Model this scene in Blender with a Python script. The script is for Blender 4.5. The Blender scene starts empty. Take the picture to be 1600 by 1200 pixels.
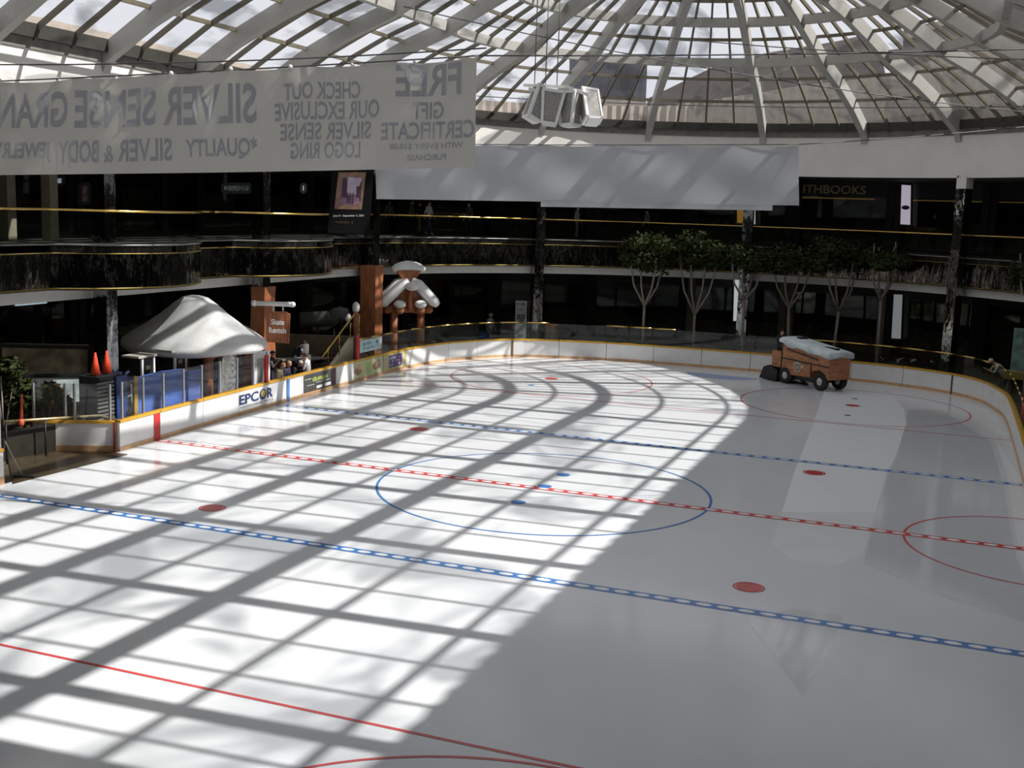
import bpy, math, random
from mathutils import Vector, Matrix
random.seed(7)
C = bpy.context.scene.collection
PI = math.pi
rad = math.radians

# ------------------------------------------------------------------ camera, world, sun, exposure
CAM = Vector((10.0148, -29.156, 7.6119)); YAW, PITCH, ROLL, FPX = -0.3622, 0.1520, 0.0348, 1789.6
FW = Vector((math.sin(YAW)*math.cos(PITCH), math.cos(YAW)*math.cos(PITCH), -math.sin(PITCH)))
_r = Vector((math.cos(YAW), -math.sin(YAW), 0)); _u = _r.cross(FW)
RT = math.cos(ROLL)*_r + math.sin(ROLL)*_u
UP = -math.sin(ROLL)*_r + math.cos(ROLL)*_u
cam_data = bpy.data.cameras.new('camera'); cam = bpy.data.objects.new('camera', cam_data); C.objects.link(cam)
M = Matrix.Identity(4)
for i in range(3):
    M[i][0], M[i][1], M[i][2], M[i][3] = RT[i], UP[i], -FW[i], CAM[i]
cam.matrix_world = M
cam_data.sensor_width = 36.0; cam_data.sensor_fit = 'HORIZONTAL'; cam_data.lens = FPX/1600*36.0
cam_data.clip_start = 0.1; cam_data.clip_end = 600
bpy.context.scene.camera = cam

world = bpy.data.worlds.new('sky'); bpy.context.scene.world = world; world.use_nodes = True
wn, wl = world.node_tree.nodes, world.node_tree.links
bg = wn['Background']; bg.inputs['Strength'].default_value = 1.14
tc = wn.new('ShaderNodeTexCoord'); nz = wn.new('ShaderNodeTexNoise'); nz.inputs['Scale'].default_value = 2.2
nz.inputs['Detail'].default_value = 5
cr = wn.new('ShaderNodeValToRGB')
cr.color_ramp.elements[0].position = 0.35; cr.color_ramp.elements[0].color = (0.72, 0.74, 0.80, 1)
cr.color_ramp.elements[1].position = 0.65; cr.color_ramp.elements[1].color = (0.90, 0.90, 0.92, 1)
wl.new(tc.outputs['Generated'], nz.inputs['Vector']); wl.new(nz.outputs['Fac'], cr.inputs['Fac']); wl.new(cr.outputs['Color'], bg.inputs['Color'])

sd = bpy.data.lights.new('sun', 'SUN'); sd.energy = 7.8; sd.angle = rad(0.53); sd.color = (1.0, 0.965, 0.90)
sun = bpy.data.objects.new('sun', sd); C.objects.link(sun); sun.location = (40, 9, 45)
sun.rotation_euler = Vector((-0.92, -0.20, -1.0)).to_track_quat('-Z', 'Y').to_euler()

vs = bpy.context.scene.view_settings
bpy.context.scene.display_settings.display_device = 'sRGB'
vs.view_transform = 'Standard'; vs.look = 'None'; vs.exposure = 0.0; vs.gamma = 1.0
try: vs.use_curve_mapping = False
except Exception: pass
try:
    cy = bpy.context.scene.cycles; cy.transparent_max_bounces = 16; cy.max_bounces = 8; cy.diffuse_bounces = 4; cy.glossy_bounces = 4
except Exception: pass

# ------------------------------------------------------------------ pixel -> real point (a sight line met with a real distance or height)
def ray(px, py): return (FW*FPX + RT*(px-800) - UP*(py-600)).normalized()
def at(px, py, D):
    d = ray(px, py); return CAM + d*(D/math.hypot(d.x, d.y))
def atz(px, py, z):
    d = ray(px, py); return CAM + d*((z-CAM.z)/d.z)
def atx(px, py, x):
    d = ray(px, py); return CAM + d*((x-CAM.x)/d.x)

# ------------------------------------------------------------------ materials
MATS = {}
def mat(name, col, rough=0.6, metal=0.0, var=0.12, scale=3.0, spec=0.5, bump=0.0, stretch=None, coat=0.0):
    if name in MATS: return MATS[name]
    m = bpy.data.materials.new(name); m.use_nodes = True
    n, l = m.node_tree.nodes, m.node_tree.links; b = n['Principled BSDF']
    t = n.new('ShaderNodeTexCoord'); mp = n.new('ShaderNodeMapping'); no = n.new('ShaderNodeTexNoise')
    no.inputs['Scale'].default_value = scale; no.inputs['Detail'].default_value = 4
    if stretch: mp.inputs['Scale'].default_value = stretch
    r = n.new('ShaderNodeValToRGB')
    lo = tuple(c*(1-var) for c in col); hi = tuple(min(1, c*(1+var)) for c in col)
    r.color_ramp.elements[0].position = 0.3; r.color_ramp.elements[0].color = (*lo, 1)
    r.color_ramp.elements[1].position = 0.7; r.color_ramp.elements[1].color = (*hi, 1)
    l.new(t.outputs['Object'], mp.inputs['Vector']); l.new(mp.outputs['Vector'], no.inputs['Vector'])
    l.new(no.outputs['Fac'], r.inputs['Fac']); l.new(r.outputs['Color'], b.inputs['Base Color'])
    b.inputs['Roughness'].default_value = rough; b.inputs['Metallic'].default_value = metal
    b.inputs['Specular IOR Level'].default_value = spec; b.inputs['Coat Weight'].default_value = coat
    if bump:
        bp = n.new('ShaderNodeBump'); bp.inputs['Strength'].default_value = bump; bp.inputs['Distance'].default_value = 0.05
        l.new(no.outputs['Fac'], bp.inputs['Height']); l.new(bp.outputs['Normal'], b.inputs['Normal'])
    MATS[name] = m; return m
def emit(name, col, s):
    if name in MATS: return MATS[name]
    m = bpy.data.materials.new(name); m.use_nodes = True
    b = m.node_tree.nodes['Principled BSDF']; b.inputs['Base Color'].default_value = (*col, 1)
    b.inputs['Emission Color'].default_value = (*col, 1); b.inputs['Emission Strength'].default_value = s
    MATS[name] = m; return m
def glass(name, tint, gl=0.06, dirt=None, haze=0.0, scale=0.5):
    m = bpy.data.materials.new(name); m.use_nodes = True
    n, l = m.node_tree.nodes, m.node_tree.links; n.clear()
    out = n.new('ShaderNodeOutputMaterial'); tr = n.new('ShaderNodeBsdfTransparent'); gb = n.new('ShaderNodeBsdfGlossy')
    gb.inputs['Roughness'].default_value = 0.03; gb.inputs['Color'].default_value = (0.9, 0.95, 0.92, 1)
    tr.inputs['Color'].default_value = (*tint, 1)
    mx = n.new('ShaderNodeMixShader'); mx.inputs['Fac'].default_value = gl
    src = tr
    if dirt:
        t = n.new('ShaderNodeTexCoord'); mp = n.new('ShaderNodeMapping'); mp.inputs['Scale'].default_value = (1, 0.45, 1)
        mp.inputs['Rotation'].default_value = (0, 0, rad(20))
        no = n.new('ShaderNodeTexNoise'); no.inputs['Scale'].default_value = scale; no.inputs['Detail'].default_value = 3; no.inputs['Distortion'].default_value = 1.2
        r = n.new('ShaderNodeValToRGB'); r.color_ramp.elements[0].position = 0.36; r.color_ramp.elements[1].position = 0.50
        r.color_ramp.elements[0].color = (*dirt, 1); r.color_ramp.elements[1].color = (*tint, 1)
        l.new(t.outputs['Object'], mp.inputs['Vector']); l.new(mp.outputs['Vector'], no.inputs['Vector'])
        l.new(no.outputs['Fac'], r.inputs['Fac']); l.new(r.outputs['Color'], tr.inputs['Color'])
    if haze:
        tl = n.new('ShaderNodeBsdfTranslucent'); tl.inputs['Color'].default_value = (0.8, 0.8, 0.8, 1)
        m2 = n.new('ShaderNodeMixShader'); m2.inputs['Fac'].default_value = haze
        l.new(tr.outputs[0], m2.inputs[1]); l.new(tl.outputs[0], m2.inputs[2]); src = m2
    l.new(src.outputs[0], mx.inputs[1]); l.new(gb.outputs[0], mx.inputs[2]); l.new(mx.outputs[0], out.inputs['Surface'])
    MATS[name] = m; return m
def fabric(name, col, trans):
    m = mat(name, col, 0.8, var=0.06, scale=0.8); n, l = m.node_tree.nodes, m.node_tree.links
    b = n['Principled BSDF']; out = n['Material Output']
    tl = n.new('ShaderNodeBsdfTranslucent'); tl.inputs['Color'].default_value = (*col, 1)
    mx = n.new('ShaderNodeMixShader'); mx.inputs['Fac'].default_value = trans
    l.new(b.outputs[0], mx.inputs[1]); l.new(tl.outputs[0], mx.inputs[2]); l.new(mx.outputs[0], out.inputs['Surface'])
    return m

ICE = mat('ice', (0.70, 0.725, 0.75), 0.16, var=0.03, scale=0.35, spec=0.45)
def _ice_rough(m):
    n, l = m.node_tree.nodes, m.node_tree.links; b = n['Principled BSDF']
    no = n.new('ShaderNodeTexNoise'); no.inputs['Scale'].default_value = 0.5; no.inputs['Detail'].default_value = 6
    mr = n.new('ShaderNodeMapRange'); mr.inputs['To Min'].default_value = 0.07; mr.inputs['To Max'].default_value = 0.22
    t = n.new('ShaderNodeTexCoord'); l.new(t.outputs['Object'], no.inputs['Vector'])
    l.new(no.outputs['Fac'], mr.inputs['Value']); l.new(mr.outputs['Result'], b.inputs['Roughness'])
_ice_rough(ICE)
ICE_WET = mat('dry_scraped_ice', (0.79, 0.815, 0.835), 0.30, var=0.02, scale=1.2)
RED_P = mat('red_ice_paint', (0.58, 0.07, 0.07), 0.2, var=0.1); BLUE_P = mat('blue_ice_paint', (0.06, 0.20, 0.50), 0.2, var=0.1)
PALE_BLUE_P = mat('pale_blue_ice_paint', (0.20, 0.32, 0.62), 0.2, var=0.1)
WHITE_BOARD = mat('white_board_plastic', (0.78, 0.78, 0.77), 0.35, var=0.05, scale=2)
YELLOW_CAP = mat('yellow_cap_plastic', (0.62, 0.33, 0.03), 0.4, var=0.1)
KICK = mat('faded_orange_kick_plastic', (0.62, 0.38, 0.20), 0.4, var=0.15)
DARK_GAP = mat('dark_seam', (0.05, 0.045, 0.04), 0.7)
ALU = mat('aluminium', (0.62, 0.63, 0.63), 0.35, 0.85, 0.05)
GOLD = mat('brass', (0.62, 0.42, 0.12), 0.22, 1.0, 0.08)
GOLD_DULL = mat('dull_brass', (0.20, 0.15, 0.045), 0.5, 1.0, 0.2, 4)
GLASS = glass('rail_glass', (0.74, 0.84, 0.78), 0.05)
GLASS_RINK = glass('rink_glass', (0.86, 0.90, 0.91), 0.055, haze=0.11)
SKYGLASS = glass('skylight_glass', (0.86, 0.86, 0.88), 0.04, dirt=(0.34, 0.35, 0.37), haze=0.025, scale=0.42)
RIB = mat('dome_steel_paint', (0.40, 0.39, 0.36), 0.55, var=0.06)
MULL = mat('dome_bronze_mullion', (0.13, 0.115, 0.08), 0.5, var=0.1)
CURB = mat('dome_kerb_dark', (0.03, 0.028, 0.022), 0.7, var=0.2)
PLASTER = mat('white_plaster', (0.72, 0.70, 0.66), 0.8, var=0.04, scale=1)
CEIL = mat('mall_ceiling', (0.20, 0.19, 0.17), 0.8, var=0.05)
SLAB_WHITE = mat('white_soffit', (0.66, 0.65, 0.61), 0.7, var=0.04)
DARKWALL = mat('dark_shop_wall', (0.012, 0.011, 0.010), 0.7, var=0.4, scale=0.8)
FLOOR_M = mat('brown_stone_floor', (0.11, 0.09, 0.065), 0.35, var=0.25, scale=1.4)
CARPET = mat('dark_upper_floor', (0.04, 0.035, 0.03), 0.7, var=0.3)
ROOFM = mat('roof_gravel', (0.20, 0.19, 0.17), 0.9, var=0.2)
def mirror(name, col, rough, bump, sc, stretch):
    m = mat(name, col, rough, 1.0, 0.35, sc, bump=bump, stretch=stretch)
    for q in m.node_tree.nodes:
        if q.type == 'BUMP': q.inputs['Distance'].default_value = 0.22
    return m
MIRROR = mirror('smoked_mirror', (0.34, 0.335, 0.33), 0.08, 0.55, 1.1, (2.0, 2.0, 0.28))
COLM = mirror('mirrored_column', (0.33, 0.33, 0.34), 0.10, 0.5, 1.6, (1, 1, 0.3))
def wood(name, col, stretch=(6, 6, 0.7), rough=0.55, var=0.45):
    return mat(name, col, rough, var=var, scale=2.2, stretch=stretch, bump=0.25)
WOOD = wood('rough_brown_timber', (0.27, 0.092, 0.034))
WOODZ = wood('orange_wood_plank', (0.40, 0.17, 0.075), (1.2, 1.2, 9))
SNOW = mat('sculpted_snow', (0.62, 0.63, 0.62), 0.55, var=0.10, scale=1.3, bump=0.4)
BLACK = mat('black_plastic', (0.015, 0.015, 0.016), 0.5, var=0.2)
RUBBER = mat('black_rubber', (0.02, 0.02, 0.02), 0.8, var=0.2)
RED = mat('red_paint', (0.55, 0.03, 0.03), 0.45)
CREAM = mat('cream_wall', (0.62, 0.55, 0.42), 0.7, var=0.07)
BLUE_PAD = mat('blue_padding', (0.10, 0.19, 0.55), 0.5, var=0.12)
TEAL = mat('teal_panel', (0.07, 0.18, 0.20), 0.5)
ORANGE = mat('orange_cone', (0.75, 0.07, 0.02), 0.5)
BEIGE = mat('beige_pilaster', (0.22, 0.19, 0.14), 0.6)
OLIVE = mat('olive_counter', (0.11, 0.10, 0.06), 0.6, var=0.3)
MINT = mat('mint_mural', (0.66, 0.82, 0.77), 0.5, var=0.35, scale=1.1, stretch=(1, 1, 4))
LEAF = mat('ficus_leaf', (0.024, 0.033, 0.008), 0.75, var=0.6, scale=6, spec=0.15)
BARK = mat('pale_bark', (0.22, 0.19, 0.16), 0.8, var=0.25, scale=8)
STONE = mat('grey_fieldstone', (0.20, 0.19, 0.18), 0.8, var=0.55, scale=5, bump=0.6)
STEELCABLE = mat('steel_cable', (0.12, 0.12, 0.12), 0.5, 0.6)
WHITE_M = mat('white_enamel', (0.80, 0.80, 0.78), 0.4, var=0.04)
WARM = emit('warm_lamp', (1.0, 0.62, 0.20), 1.6); COOL = emit('cool_lamp', (0.75, 0.9, 1.0), 1.6)

# ------------------------------------------------------------------ mesh builder
_txt = {}
def text_polys(s):
    if s in _txt: return _txt[s]
    cu = bpy.data.curves.new('t', 'FONT'); cu.body = s; cu.resolution_u = 3; cu.offset = 0.024
    o = bpy.data.objects.new('t', cu); C.objects.link(o)
    dg = bpy.context.evaluated_depsgraph_get(); me = o.evaluated_get(dg).to_mesh()
    V = [(v.co.x, v.co.y) for v in me.vertices]; F = [tuple(p.vertices) for p in me.polygons]
    o.evaluated_get(dg).to_mesh_clear(); bpy.data.objects.remove(o); bpy.data.curves.remove(cu)
    x0, x1 = min(v[0] for v in V), max(v[0] for v in V); y0, y1 = min(v[1] for v in V), max(v[1] for v in V)
    V = [((x-x0)/(x1-x0)-.5, (y-y0)/max(1e-6, y1-y0)-.5) for x, y in V]
    _txt[s] = (V, F); return _txt[s]

class MB:
    def __init__(s): s.v = []; s.f = []; s.m = []; s.sm = []
    def add(s, V, F, mi=0, smooth=False):
        k = len(s.v); s.v += [Vector(p) for p in V]
        for f in F: s.f.append([i+k for i in f]); s.m.append(mi); s.sm.append(smooth)
        return s
    def box(s, c, size, yaw=0.0, mi=0, R=None):
        c = Vector(c); R = R or Matrix.Rotation(yaw, 3, 'Z'); h = [x/2 for x in size]
        V = [c + R @ Vector((x*h[0], y*h[1], z*h[2])) for x in (-1, 1) for y in (-1, 1) for z in (-1, 1)]
        return s.add(V, [(0,1,3,2),(4,6,7,5),(0,4,5,1),(2,3,7,6),(0,2,6,4),(1,5,7,3)], mi)
    def bar(s, a, b, w, h, mi=0, up=(0, 0, 1)):
        a, b = Vector(a), Vector(b); d = b-a; L = d.length; d = d/L; u = Vector(up); x = d.cross(u)
        if x.length < 1e-4: x = d.cross(Vector((0, 1, 0)))
        x.normalize(); u = x.cross(d); V = []
        for p in (a, b):
            for i, j in ((-1,-1),(1,-1),(1,1),(-1,1)): V.append(p + x*(w/2*i) + u*(h/2*j))
        return s.add(V, [(3,2,1,0),(4,5,6,7),(0,1,5,4),(1,2,6,5),(2,3,7,6),(3,0,4,7)], mi)
    def prism(s, poly, vec, mi=0):
        n = len(poly); vec = Vector(vec); V = [Vector(p) for p in poly] + [Vector(p)+vec for p in poly]
        F = [tuple(range(n))[::-1], tuple(range(n, 2*n))] + [(i, (i+1) % n, n+(i+1) % n, n+i) for i in range(n)]
        return s.add(V, F, mi)
    def tube(s, pts, r, n=8, mi=0, smooth=True, caps=True):
        pts = [Vector(p) for p in pts]; k = len(pts); rs = r if isinstance(r, (list, tuple)) else [r]*k
        V = []; prev = None
        for i, p in enumerate(pts):
            d = (pts[min(i+1, k-1)] - pts[max(i-1, 0)]).normalized()
            if prev is None: x = d.cross(Vector((0, 0, 1))); x = x if x.length > 1e-3 else d.cross(Vector((1, 0, 0)))
            else: x = prev - d*prev.dot(d)
            x.normalize(); prev = x; y = d.cross(x)
            for j in range(n):
                a = 2*PI*j/n; V.append(p + (x*math.cos(a) + y*math.sin(a))*rs[i])
        F = [(i*n+j, i*n+(j+1) % n, (i+1)*n+(j+1) % n, (i+1)*n+j) for i in range(k-1) for j in range(n)]
        if caps: F += [tuple(range(n))[::-1], tuple((k-1)*n+j for j in range(n))]
        return s.add(V, F, mi, smooth)
    def lathe(s, prof, c, n=24, mi=0, fn=None, smooth=True):
        c = Vector(c); V = []
        for i, (r, z) in enumerate(prof):
            for j in range(n):
                a = 2*PI*j/n; rr, zz = (r, z) if fn is None else fn(r, z, a)
                V.append(c + Vector((rr*math.cos(a), rr*math.sin(a), zz)))
        k = len(prof)
        F = [(i*n+j, i*n+(j+1) % n, (i+1)*n+(j+1) % n, (i+1)*n+j) for i in range(k-1) for j in range(n)]
        F += [tuple(range(n))[::-1], tuple((k-1)*n+j for j in range(n))]
        return s.add(V, F, mi, smooth)
    def ball(s, c, r, nu=12, nv=8, mi=0, R=None):
        if not isinstance(r, (tuple, list)): r = (r, r, r)
        c = Vector(c); V = []; R = R or Matrix.Identity(3)
        for i in range(nv+1):
            t = PI*i/nv
            for j in range(nu):
                a = 2*PI*j/nu; V.append(c + R @ Vector((r[0]*math.sin(t)*math.cos(a), r[1]*math.sin(t)*math.sin(a), -r[2]*math.cos(t))))
        F = [(i*nu+j, i*nu+(j+1) % nu, (i+1)*nu+(j+1) % nu, (i+1)*nu+j) for i in range(nv) for j in range(nu)]
        return s.add(V, F, mi, True)
    def grid(s, fn, nu, nv, mi=0, smooth=True):
        V = [fn(i/nu, j/nv) for i in range(nu+1) for j in range(nv+1)]; w = nv+1
        return s.add(V, [(i*w+j, (i+1)*w+j, (i+1)*w+j+1, i*w+j+1) for i in range(nu) for j in range(nv)], mi, smooth)
    def text(s, t, c, xd, yd, w, h, mi=0):
        V, F = text_polys(t); c, xd, yd = Vector(c), Vector(xd), Vector(yd)
        return s.add([c + xd*(x*w) + yd*(y*h) for x, y in V], F, mi)
    def text_on(s, t, fn, u, v, w, h, mi=0):
        V, F = text_polys(t); return s.add([fn(u+x*w, v+y*h) for x, y in V], F, mi)
    def strokes(s, fn, u, v, w, h, mi=0, n=10, seed=1):
        """a line of print too small or blurred to read: short unequal upright marks"""
        rr = random.Random(seed); x = u-w/2; step = w/n
        for k in range(n):
            a, b = x+step*(k+.12), x+step*(k+rr.uniform(.6, .9)); y0 = v-h/2+h*rr.uniform(0, .2); y1 = v+h/2-h*rr.uniform(0, .25)
            if rr.random() > .12: s.add([fn(a, y0), fn(b, y0), fn(b, y1), fn(a, y1)], [(0, 1, 2, 3)], mi)
        return s
    def build(s, name, m, parent=None, local=False):
        me = bpy.data.meshes.new(name); off = Vector((0, 0, 0))
        if parent is not None and not local:
            q = parent
            while q is not None: off += Vector(q.location); q = q.parent
        me.from_pydata([p-off for p in s.v], [], s.f)
        ms = m if isinstance(m, (list, tuple)) else [m]
        for x in ms: me.materials.append(x)
        me.polygons.foreach_set('material_index', s.m); me.polygons.foreach_set('use_smooth', s.sm); me.update()
        o = bpy.data.objects.new(name, me); C.objects.link(o)
        if parent is not None: o.parent = parent
        return o

def tag(o, label, cat, group=None, kind=None):
    o['label'] = label; o['category'] = cat
    if group: o['group'] = group
    if kind: o['kind'] = kind
    return o
def thing(name, label, cat, loc, group=None, rotz=0.0):
    o = bpy.data.objects.new(name, None); C.objects.link(o); o.empty_display_size = 0.2
    o.location = loc; o.rotation_euler = (0, 0, rotz); return tag(o, label, cat, group)
def struct(name, mb, m, label=None, parent=None):
    o = mb.build(name, m, parent); o['kind'] = 'structure'
    if label: o['label'] = label
    return o
def holder(name, loc=(0, 0, 0)):
    o = bpy.data.objects.new(name, None); C.objects.link(o); o.location = loc; o['kind'] = 'structure'; return o
def dup(root, loc, rotz=None, label=None):
    r = root.copy(); C.objects.link(r); r.location = loc
    if rotz is not None: r.rotation_euler = (0, 0, rotz)
    if label: r['label'] = label
    for ch in list(root.children):
        c = ch.copy(); C.objects.link(c); c.parent = r
        for g in ch.children:
            d = g.copy(); C.objects.link(d); d.parent = c
    return r

# ------------------------------------------------------------------ plan curves
CX, CY = 0.5, 16.3
def stad(R, n_arc=48, n_str=14):
    """closed loop round the hall at offset R: right side going far, far apse, left side coming back, near apse"""
    L = []
    for i in range(n_str): L.append((CX+R, -CY + 2*CY*i/n_str))
    for i in range(n_arc): a = PI*i/n_arc; L.append((CX+R*math.cos(a), CY+R*math.sin(a)))
    for i in range(n_str): L.append((CX-R, CY - 2*CY*i/n_str))
    for i in range(n_arc): a = PI+PI*i/n_arc; L.append((CX+R*math.cos(a), -CY+R*math.sin(a)))
    return L
def arcpt(R, az, z=0.0):
    """point at offset R: az in degrees along the far apse, 0 = straight ahead, -90 left, +90 right"""
    a = rad(az); return Vector((CX+R*math.sin(a), CY+R*math.cos(a), z))
def ring(mb, inner, outer, z0, z1, mi=0):
    n = len(inner)
    V = [(x, y, z0) for x, y in inner] + [(x, y, z1) for x, y in inner] + [(x, y, z1) for x, y in outer] + [(x, y, z0) for x, y in outer]
    F = []
    for i in range(n):
        j = (i+1) % n
        for a in range(4): b = (a+1) % 4; F.append((a*n+i, a*n+j, b*n+j, b*n+i))
    return mb.add(V, F, mi)
def wallring(mb, loop, z0, z1, closed=True, mi=0, smooth=False):
    n = len(loop); V = [(x, y, z0) for x, y in loop] + [(x, y, z1) for x, y in loop]
    return mb.add(V, [(i, (i+1) % n, n+(i+1) % n, n+i) for i in range(n if closed else n-1)], mi, smooth)

# balcony edge with its round bays on the left
BAYS = ((-18.6, 2.6, 4.4), (-18.5, 12.0, 4.25), (-18.6, -6.8, 4.4))
def bulge(y):
    b = 0.0
    for cx, yc, r in BAYS:
        if abs(y-yc) < r: b = max(b, cx + math.sqrt(r*r-(y-yc)**2) + 16.0)
    return b
R2 = 16.5
def edge_loop(off=0.0, bays=True):
    L = []
    R = R2 + off
    for i in range(14): L.append((CX+R, -CY + 2*CY*i/14))
    for i in range(48): a = PI*i/48; L.append((CX+R*math.cos(a), CY+R*math.sin(a)))
    for i in range(163): y = CY - 0.2*i; L.append((CX-R + (bulge(y) if bays else 0), y))
    for i in range(48): a = PI+PI*i/48; L.append((CX+R*math.cos(a), -CY+R*math.sin(a)))
    return L
def outer_loop(R):
    L = []
    for i in range(14): L.append((CX+R, -CY + 2*CY*i/14))
    for i in range(48): a = PI*i/48; L.append((CX+R*math.cos(a), CY+R*math.sin(a)))
    for i in range(163): L.append((CX-R, CY - 0.2*i))
    for i in range(48): a = PI+PI*i/48; L.append((CX+R*math.cos(a), -CY+R*math.sin(a)))
    return L

# ------------------------------------------------------------------ setting: ground, slabs, walls, roof
def crom(P, k):
    out = []
    for i in range(len(P)-1):
        p0, p1, p2, p3 = P[max(i-1, 0)], P[i], P[i+1], P[min(i+2, len(P)-1)]
        for j in range(k):
            t = j/k
            out.append(tuple(0.5*((2*p1[a]) + (-p0[a]+p2[a])*t + (2*p0[a]-5*p1[a]+4*p2[a]-p3[a])*t*t + (-p0[a]+3*p1[a]-3*p2[a]+p3[a])*t**3) for a in (0, 1)))
    out.append(P[-1]); return out
RINK = crom([(-12.75,-6.5),(-12.84,-2),(-12.95,0),(-13.2,5),(-13.45,11),(-13.6,17),(-13.5,20),(-12.9,22.8),(-11.0,25.9),(-7.8,27.25),(-4.5,27.85),
             (1.36,28.0),(5.8,27.6),(8.3,27.0),(10.4,25.8),(11.6,24.1),(12.3,21.3),(12.5,19),(12.55,13),(12.55,8),(12.5,-5)], 12)

mb = MB(); gp = [(-70, -70), (70, -70), (70, 80), (-70, 80)]
mb.prism([(x, y, -0.4) for x, y in gp], (0, 0, 0.38)); struct('floor', mb, FLOOR_M, 'dark brown stone mall floor around the rink')
mb = MB(); ice_poly = RINK + [(12.5, -27), (10, -29.5), (-10, -29.5), (-12.75, -27)]
mb.prism([(x, y, -0.015) for x, y in ice_poly], (0, 0, 0.015)); ice = struct('floor_ice', mb, ICE, 'white ice sheet of the skating rink')

el = edge_loop(); ol = outer_loop(27.0)
mb = MB(); ring(mb, el, ol, 5.80, 6.05); struct('floor_upper', mb, CARPET, 'dark floor of the upper mall level')
mb = MB(); ring(mb, edge_loop(0.35, False), ol, 4.22, 4.80); struct('ceiling_lower', mb, SLAB_WHITE, 'white band and soffit under the upper level')
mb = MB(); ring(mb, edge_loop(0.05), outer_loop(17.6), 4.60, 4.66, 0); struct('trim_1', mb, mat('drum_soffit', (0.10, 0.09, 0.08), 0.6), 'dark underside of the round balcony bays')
mb = MB(); wallring(mb, edge_loop(0.0), 4.62, 6.0, smooth=True); struct('trim_2', mb, MIRROR, 'smoked mirror fascia along the balcony edge')
mb = MB()
for z, r in ((5.76, 0.022), (4.66, 0.03)):
    lp = edge_loop(-0.02); lp = lp+[lp[0]]
    mb.tube([(x, y, z) for x, y in lp], r, 6, caps=False)
struct('trim_3', mb, GOLD_DULL, 'two dull brass strips along the mirror fascia')
mb = MB(); lp = edge_loop(-0.03); mb.tube([(x, y, 6.03) for x, y in lp+[lp[0]]], 0.03, 6, caps=False); struct('trim_4', mb, mat('dull_silver', (.22, .22, .22), .4, .9), 'silver edge strip of the balcony floor')

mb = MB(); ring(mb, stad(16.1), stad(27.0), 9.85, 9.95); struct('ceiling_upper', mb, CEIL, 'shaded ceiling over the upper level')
mb = MB(); ring(mb, stad(15.95), stad(16.25), 9.75, 12.0); struct('wall_fascia', mb, PLASTER, 'broad white plaster band under the dome')
mb = MB(); ring(mb, stad(15.9), stad(62), 11.7, 12.0); struct('roof', mb, ROOFM, 'flat gravel roof around the dome')
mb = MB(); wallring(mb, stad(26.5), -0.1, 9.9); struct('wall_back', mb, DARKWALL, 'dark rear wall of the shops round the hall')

# ------------------------------------------------------------------ the glass dome
PROF = [(15.9, 12.0), (15.75, 12.35), (14.1, 13.38), (12.3, 14.27), (10.45, 15.0), (9.2, 15.7), (7.8, 16.42), (6.5, 16.95), (5.2, 17.35), (2.6, 17.85), (0.0, 18.0)]
def prof_z(r):
    for (r0, z0), (r1, z1) in zip(PROF, PROF[1:]):
        if r1 <= r <= r0: return z0 + (z1-z0)*(r0-r)/(r0-r1)
    return 18.0
RINGS_BIG = (10.45, 7.8, 5.2, 2.6); RINGS_SMALL = (14.1, 12.3, 9.2, 6.5)
AZ = [-90, -64.5, -43.5, -22.5, -1, 17.8, 35.5, 53, 71, 90]
LY = [14.6, 10.0, 5.4, 0.9, -3.7, -8.3, -12.9, -14.8]
YE = -14.8   # the glazed vault ends here; plain roof nearer the camera
# rays of the dome plan: a function r -> (x, y)
def far_ray(az): return lambda r: (CX+r*math.sin(rad(az)), CY+r*math.cos(rad(az)))
def near_ray(az): return lambda r: (CX+r*math.sin(rad(az)), -CY-r*math.cos(rad(az)))
def left_ray(y): return lambda r: (CX-r, y)
def right_ray(y): return lambda r: (CX+r, y)
def lerp_az(a, b, k): return [a+(b-a)*i/k for i in range(1, k)]
def ribcurve(f, off): return [Vector((*f(r), z-off)) for r, z in PROF]
NWIN = [0]; NTRIM = [4]
def add_rib(f, label=None):
    mb = MB(); pts = ribcurve(f, 0.0); side = None
    a, b = Vector((*f(0.0), 0)), Vector((*f(15.9), 0)); d = (b-a).normalized(); sd = Vector((-d.y, d.x, 0))
    for p, q in zip(pts, pts[1:]):
        V = [p-sd*.16, p+sd*.16, p+sd*.16-Vector((0, 0, .62)), p-sd*.16-Vector((0, 0, .62)), q-sd*.16, q+sd*.16, q+sd*.16-Vector((0, 0, .62)), q-sd*.16-Vector((0, 0, .62))]
        mb.add(V, [(3,2,1,0),(4,5,6,7),(0,1,5,4),(1,2,6,5),(2,3,7,6),(3,0,4,7)])
    NTRIM[0] += 1; return struct('trim_%d' % NTRIM[0], mb, RIB, label or 'white steel rib of the glass dome')
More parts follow.
